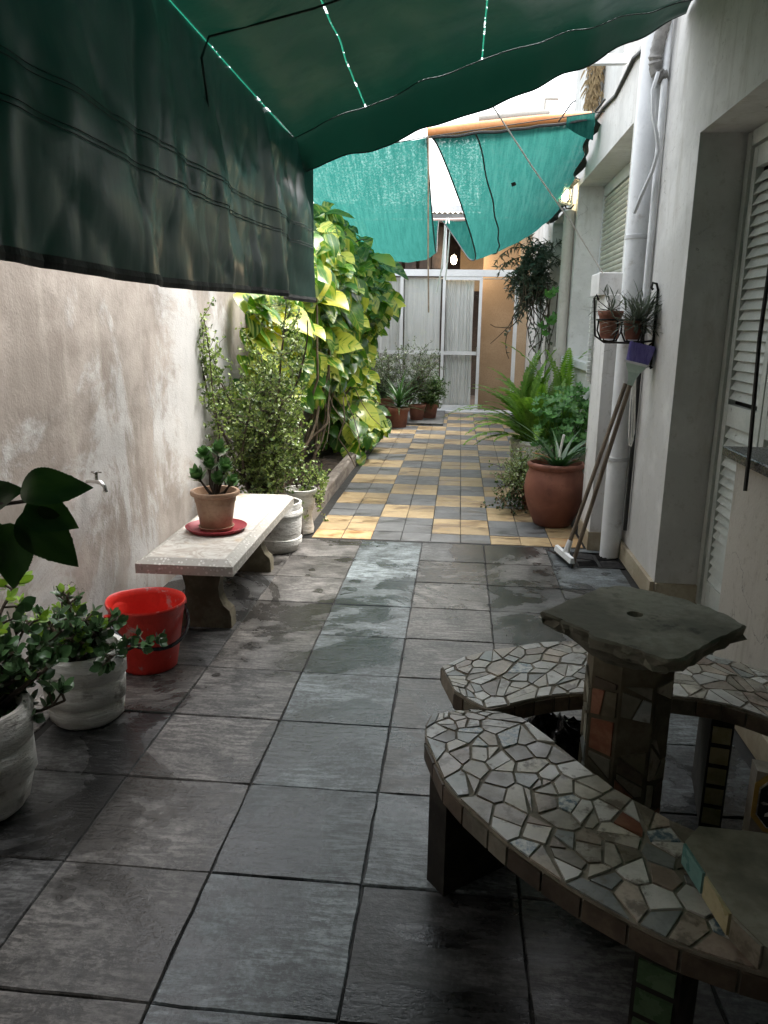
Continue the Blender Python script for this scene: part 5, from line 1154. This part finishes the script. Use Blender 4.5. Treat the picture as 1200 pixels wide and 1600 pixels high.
    for (s, r0, r1, w, tiles) in legs:
        a, b = mp(s, r0), mp(s, r1); d = (b-a); L_ = d.length; dn = d.normalized(); sd_ = Vector((-dn.y, dn.x, 0)); q = MB()
        q.add([a+sd_*w, a-sd_*w, b-sd_*w, b+sd_*w]+[p+Vector((0, 0, zt-th)) for p in (a+sd_*w, a-sd_*w, b-sd_*w, b+sd_*w)], [(0, 1, 2, 3), (7, 6, 5, 4), (0, 4, 5, 1), (1, 5, 6, 2), (2, 6, 7, 3), (3, 7, 4, 0)])
        lg_ = q.build('leg', 'leg_shade', t)
        for k in range(5 if tiles else 0):
            me = MB().box((-.003, -w*.8, -.024), (.003, w*.8, .024)).mesh(M[tiles])
            ml = Matrix((dn, sd_, Vector((0, 0, 1)))).transposed().to_4x4(); e = (b if r1 > .5 and tiles == 'green_tile' else a); ml.translation = e+dn*(.0025 if e is b else -.0025)+Vector((0, 0, .04+.064*k))
            inst('leg_tile', me, ml, lg_)
    return t
q_ = .98
sc_l = lambda L: [(x*q_, y*q_) for x, y in L]
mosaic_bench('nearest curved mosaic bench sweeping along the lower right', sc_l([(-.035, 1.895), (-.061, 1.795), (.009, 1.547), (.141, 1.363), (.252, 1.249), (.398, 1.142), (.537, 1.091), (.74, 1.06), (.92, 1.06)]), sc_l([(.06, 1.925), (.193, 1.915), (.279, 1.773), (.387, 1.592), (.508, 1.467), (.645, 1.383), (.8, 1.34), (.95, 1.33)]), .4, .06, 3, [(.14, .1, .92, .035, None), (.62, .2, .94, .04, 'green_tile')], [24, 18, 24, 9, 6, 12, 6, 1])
mosaic_bench('farther curved mosaic bench passing behind the table pedestal', sc_l([(-.021, 2.186), (.069, 2.292), (.271, 2.406), (.478, 2.459), (.68, 2.45), (.842, 2.391), (.984, 2.29), (1.05, 2.2)]), sc_l([(.02, 2.03), (.108, 1.925), (.274, 2.032), (.416, 2.077), (.632, 2.08), (.775, 2.055), (.869, 1.983), (.95, 1.88)]), .4, .06, 4, [(.2, .15, .85, .03, 'sh5'), (.78, .02, .8, .03, 'yellow_tile')], [32, 16, 30, 10, 6, 2, 4, 0])
b3 = thing('mosaic_bench', 'mosaic bench end with a black and mustard flower tile at the right edge', 'bench', (.9, 1.72, 0), 'curved mosaic benches round the table')
MB().prism([(.925, 1.42), (1.03, 1.4), (1.03, 1.88), (.935, 1.88)], .342, .394).build('seat', 'concrete_dark', b3)
MB().prism([(.768, 1.765), (1.0, 1.7), (1.0, 1.76), (.775, 1.82)], 0, .341).build('leg', 'concrete_dark', b3)
ax_ = Vector((.232, -.065, 0)).normalized(); nr_ = Vector((ax_.y, -ax_.x, 0)); oc = Vector((.822, 1.7495, .262))
def octa(name, w, h, off, mat, par_=b3):
    P = [(-w*.45, -h), (w*.45, -h), (w, -h*.55), (w, h*.55), (w*.45, h), (-w*.45, h), (-w, h*.55), (-w, -h*.55)]
    v = [oc+ax_*x+Vector((0, 0, z))+nr_*off for x, z in P]+[oc+ax_*x+Vector((0, 0, z))+nr_*(off+.003) for x, z in P]
    return MB().add(v, [list(range(8, 16))]+[[k, (k+1) % 8, 8+(k+1) % 8, 8+k] for k in range(8)]).build(name, mat, par_)
octa('medallion', .058, .082, .0, 'gold'); octa('medallion_line', .047, .068, .0031, 'sh2'); octa('medallion_field', .044, .064, .0062, 'black')
for k in range(8):
    a = k*math.pi/4; u_ = Vector((math.cos(a), math.sin(a)*1.25)); s_ = Vector((-math.sin(a), math.cos(a)))
    P = [u_*.008, u_*.024+s_*.0022, u_*.034+s_*.005, u_*.041, u_*.034-s_*.005, u_*.024-s_*.0022]
    MB().add([oc+ax_*p.x+Vector((0, 0, p.y))+nr_*.0098 for p in P], [tuple(range(6))]).build('petal', 'sh2', b3)
MB().lathe([(0, .0005), (.007, 0)], 10).build('flower_centre', 'sh2', b3).matrix_basis = Matrix.Translation(oc+nr_*.0098-Vector((.9, 1.72, 0))) @ nr_.to_track_quat('Z', 'Y').to_matrix().to_4x4()
rg = random.Random(77)
for k in range(7):
    me = MB().prism([(.03*math.cos(t_)*rg.uniform(.7, 1), .03*math.sin(t_)*rg.uniform(.7, 1)) for t_ in (0, 1.2, 2.4, 3.6, 5)], 0, .006).mesh(M[rg.choice(['sh0', 'sh5', 'sh3', 'sh1'])])
    inst('shard', me, Matrix.Translation((.955+.05*(k % 2), 1.47+.06*k, .394)), b3)

tb = thing('mosaic_table', 'broken concrete table top on an octagonal mosaic pedestal', 'table', (.462, 1.862, 0))
TC = Vector((.462, 1.862, 0)); zt = .70
out = [Vector((x, y, 0)) for x, y in [(.227, 1.849), (.30, 1.94), (.40, 2.05), (.446, 2.085), (.5, 2.08), (.56, 2.04), (.62, 1.996), (.68, 1.92), (.712, 1.855), (.715, 1.82), (.64, 1.74), (.56, 1.655), (.50, 1.595), (.47, 1.588), (.425, 1.63), (.337, 1.699), (.318, 1.735), (.27, 1.80)]]
ring = []
for i in range(len(out)):
    a, b = out[i], out[(i+1) % len(out)]
    for k in range(5): ring.append(a.lerp(b, k/5))
ring = ring[::-1] if sum(a.x*b.y-b.x*a.y for a, b in zip(ring, ring[1:]+ring[:1])) < 0 else ring
nR = len(ring); hole = []
for p in ring: d = (p-TC); a = math.atan2(d.y, d.x); hole.append(TC+Vector((.02*math.cos(a)*(1+.15*nz(a*2, 1)), .02*math.sin(a)*(1+.15*nz(a*2, 3)), 0)))
mb = MB(); levels = []
def lay(pts, z, rag): 
    b = len(mb.v); mb.v += [Vector((p.x+rag*(nz(p.x*40, p.y*40, z*30)+.6*nz(p.x*110, p.y*110, z*90)), p.y+rag*(nz(p.x*40+9, p.y*40, z*30)+.6*nz(p.x*110+5, p.y*110, z*90)), z+rag*.3*nz(p.x*25, p.y*25, 4))) for p in pts]; return b
def tow(p, k): return TC+(p-TC)*k
L0 = [lay(hole, zt-.07, 0), lay(hole, zt-.001, 0), lay([tow(p, .35) for p in ring], zt, .003), lay([tow(p, .7) for p in ring], zt+.001, .004), lay([tow(p, .975) for p in ring], zt-.001, .007), lay(ring, zt-.006, .011), lay([tow(p, .985) for p in ring], zt-.016, .016), lay([tow(p, .965) for p in ring], zt-.022, .02), lay([tow(p, .975) for p in ring], zt-.032, .016), lay([tow(p, .9) for p in ring], zt-.044, .014)]
L0.append(lay([TC+(p-TC).normalized()*.16 for p in ring], zt-.062, .01)); L0.append(lay([TC+(p-TC).normalized()*.112 for p in ring], zt-.1, .006))
for a, b in zip(L0, L0[1:]):
    for k in range(nR): k2 = (k+1) % nR; mb.f.append([a+k, a+k2, b+k2, b+k][::-1]); mb.mi.append(0)
o = mb.build('table_top', 'concrete', tb, smooth=True, sharp=R(28))
bm = bmesh.new(); bm.from_mesh(o.data); bmesh.ops.recalc_face_normals(bm, faces=bm.faces); bm.to_mesh(o.data); bm.free()
MB().lathe([(.108, 0), (.108, .62)], 8, TC, a0=math.pi/8).build('pedestal', 'bench_leg', tb)
rg = random.Random(15)
for k in range(8):
    a = k*math.pi/4; nv = Vector((math.cos(a), math.sin(a), 0)); tv = Vector((-math.sin(a), math.cos(a), 0)); ap = .108*math.cos(math.pi/8)
    if nv.y > .5: continue
    for cell_ in voronoi(.076, .5, .058, rg):
        g_ = (sum(p[0] for p in cell_)/len(cell_), sum(p[1] for p in cell_)/len(cell_)); kk = .86
        if rg.random() < .18: continue
        P = [((p[0]-g_[0])*kk, (p[1]-g_[1])*kk) for p in cell_]; n = len(P)
        me = MB().add([(x, y, -.003) for x, y in P]+[(x*.97, y*.97, .003) for x, y in P], [list(range(n, 2*n))]+[[j, (j+1) % n, n+(j+1) % n, n+j] for j in range(n)]).mesh(M[rg.choice(['sh5', 'sh5', 'bench_leg', 'concrete', 'sh5', 'edge_tile', 'sh3', 'concrete', 'bench_leg', 'sh7'])])
        ml = Matrix((tv, Vector((0, 0, 1)), nv)).transposed().to_4x4(); ml.translation = TC+nv*(ap+.001)+tv*(g_[0]-.038)+Vector((0, 0, .05+g_[1])); inst('shard', me, ml, tb)
ls = thing('loose_slab', 'grey concrete slab with teal and cream edge tiles lying on the nearest bench', 'slab', (.6, 1.2, .403))
MB().prism([(.46, 1.315), (.487, 1.13), (.515, 1.065), (.6, 1.03), (.82, 1.03), (.82, 1.33), (.6, 1.36), (.5, 1.365)], .403, .452).build('slab_body', 'concrete', ls)
def edget(p, q, mat):
    p, q = Vector((*p, 0)), Vector((*q, 0)); d = (q-p).normalized(); n_ = Vector((d.y, -d.x, 0)); n_ = n_ if n_.x < 0 else -n_; b = [p+n_*.001, q+n_*.001, q+n_*.006, p+n_*.006]
    MB().add([v+Vector((0, 0, .408)) for v in b]+[v+Vector((0, 0, .451)) for v in b], [(3, 2, 1, 0), (4, 5, 6, 7), (0, 1, 5, 4), (1, 2, 6, 5), (2, 3, 7, 6), (3, 0, 4, 7)]).build('edge_tile', mat, ls)
edget((.461, 1.31), (.4725, 1.23), 'teal_tile'); edget((.4735, 1.222), (.4865, 1.134), 'yellow_tile'); edget((.488, 1.125), (.513, 1.068), 'sh5')
# black plastic sack under the far bench
sk = MB(); cs_ = Vector((.36, 2.3, 0))
sk.grid(lambda u, v: (lambda th, ph: tuple(cs_+Vector((.2*math.cos(th)*math.sin(ph)*(1+.22*nz(th*1.5, ph*3)), .15*math.sin(th)*math.sin(ph)*(1+.22*nz(th*1.5+4, ph*3)), .003+max(0, .15*math.cos(ph)*(1+.35*nz(math.cos(th)*3, math.sin(th)*3, ph*3)))))))(u*2*math.pi, v*math.pi/2+.001), 40, 14)
setp(sk.build('plastic_sack', 'black_plastic', smooth=True), 'crumpled black plastic sack on the floor under the farther bench', 'sack')
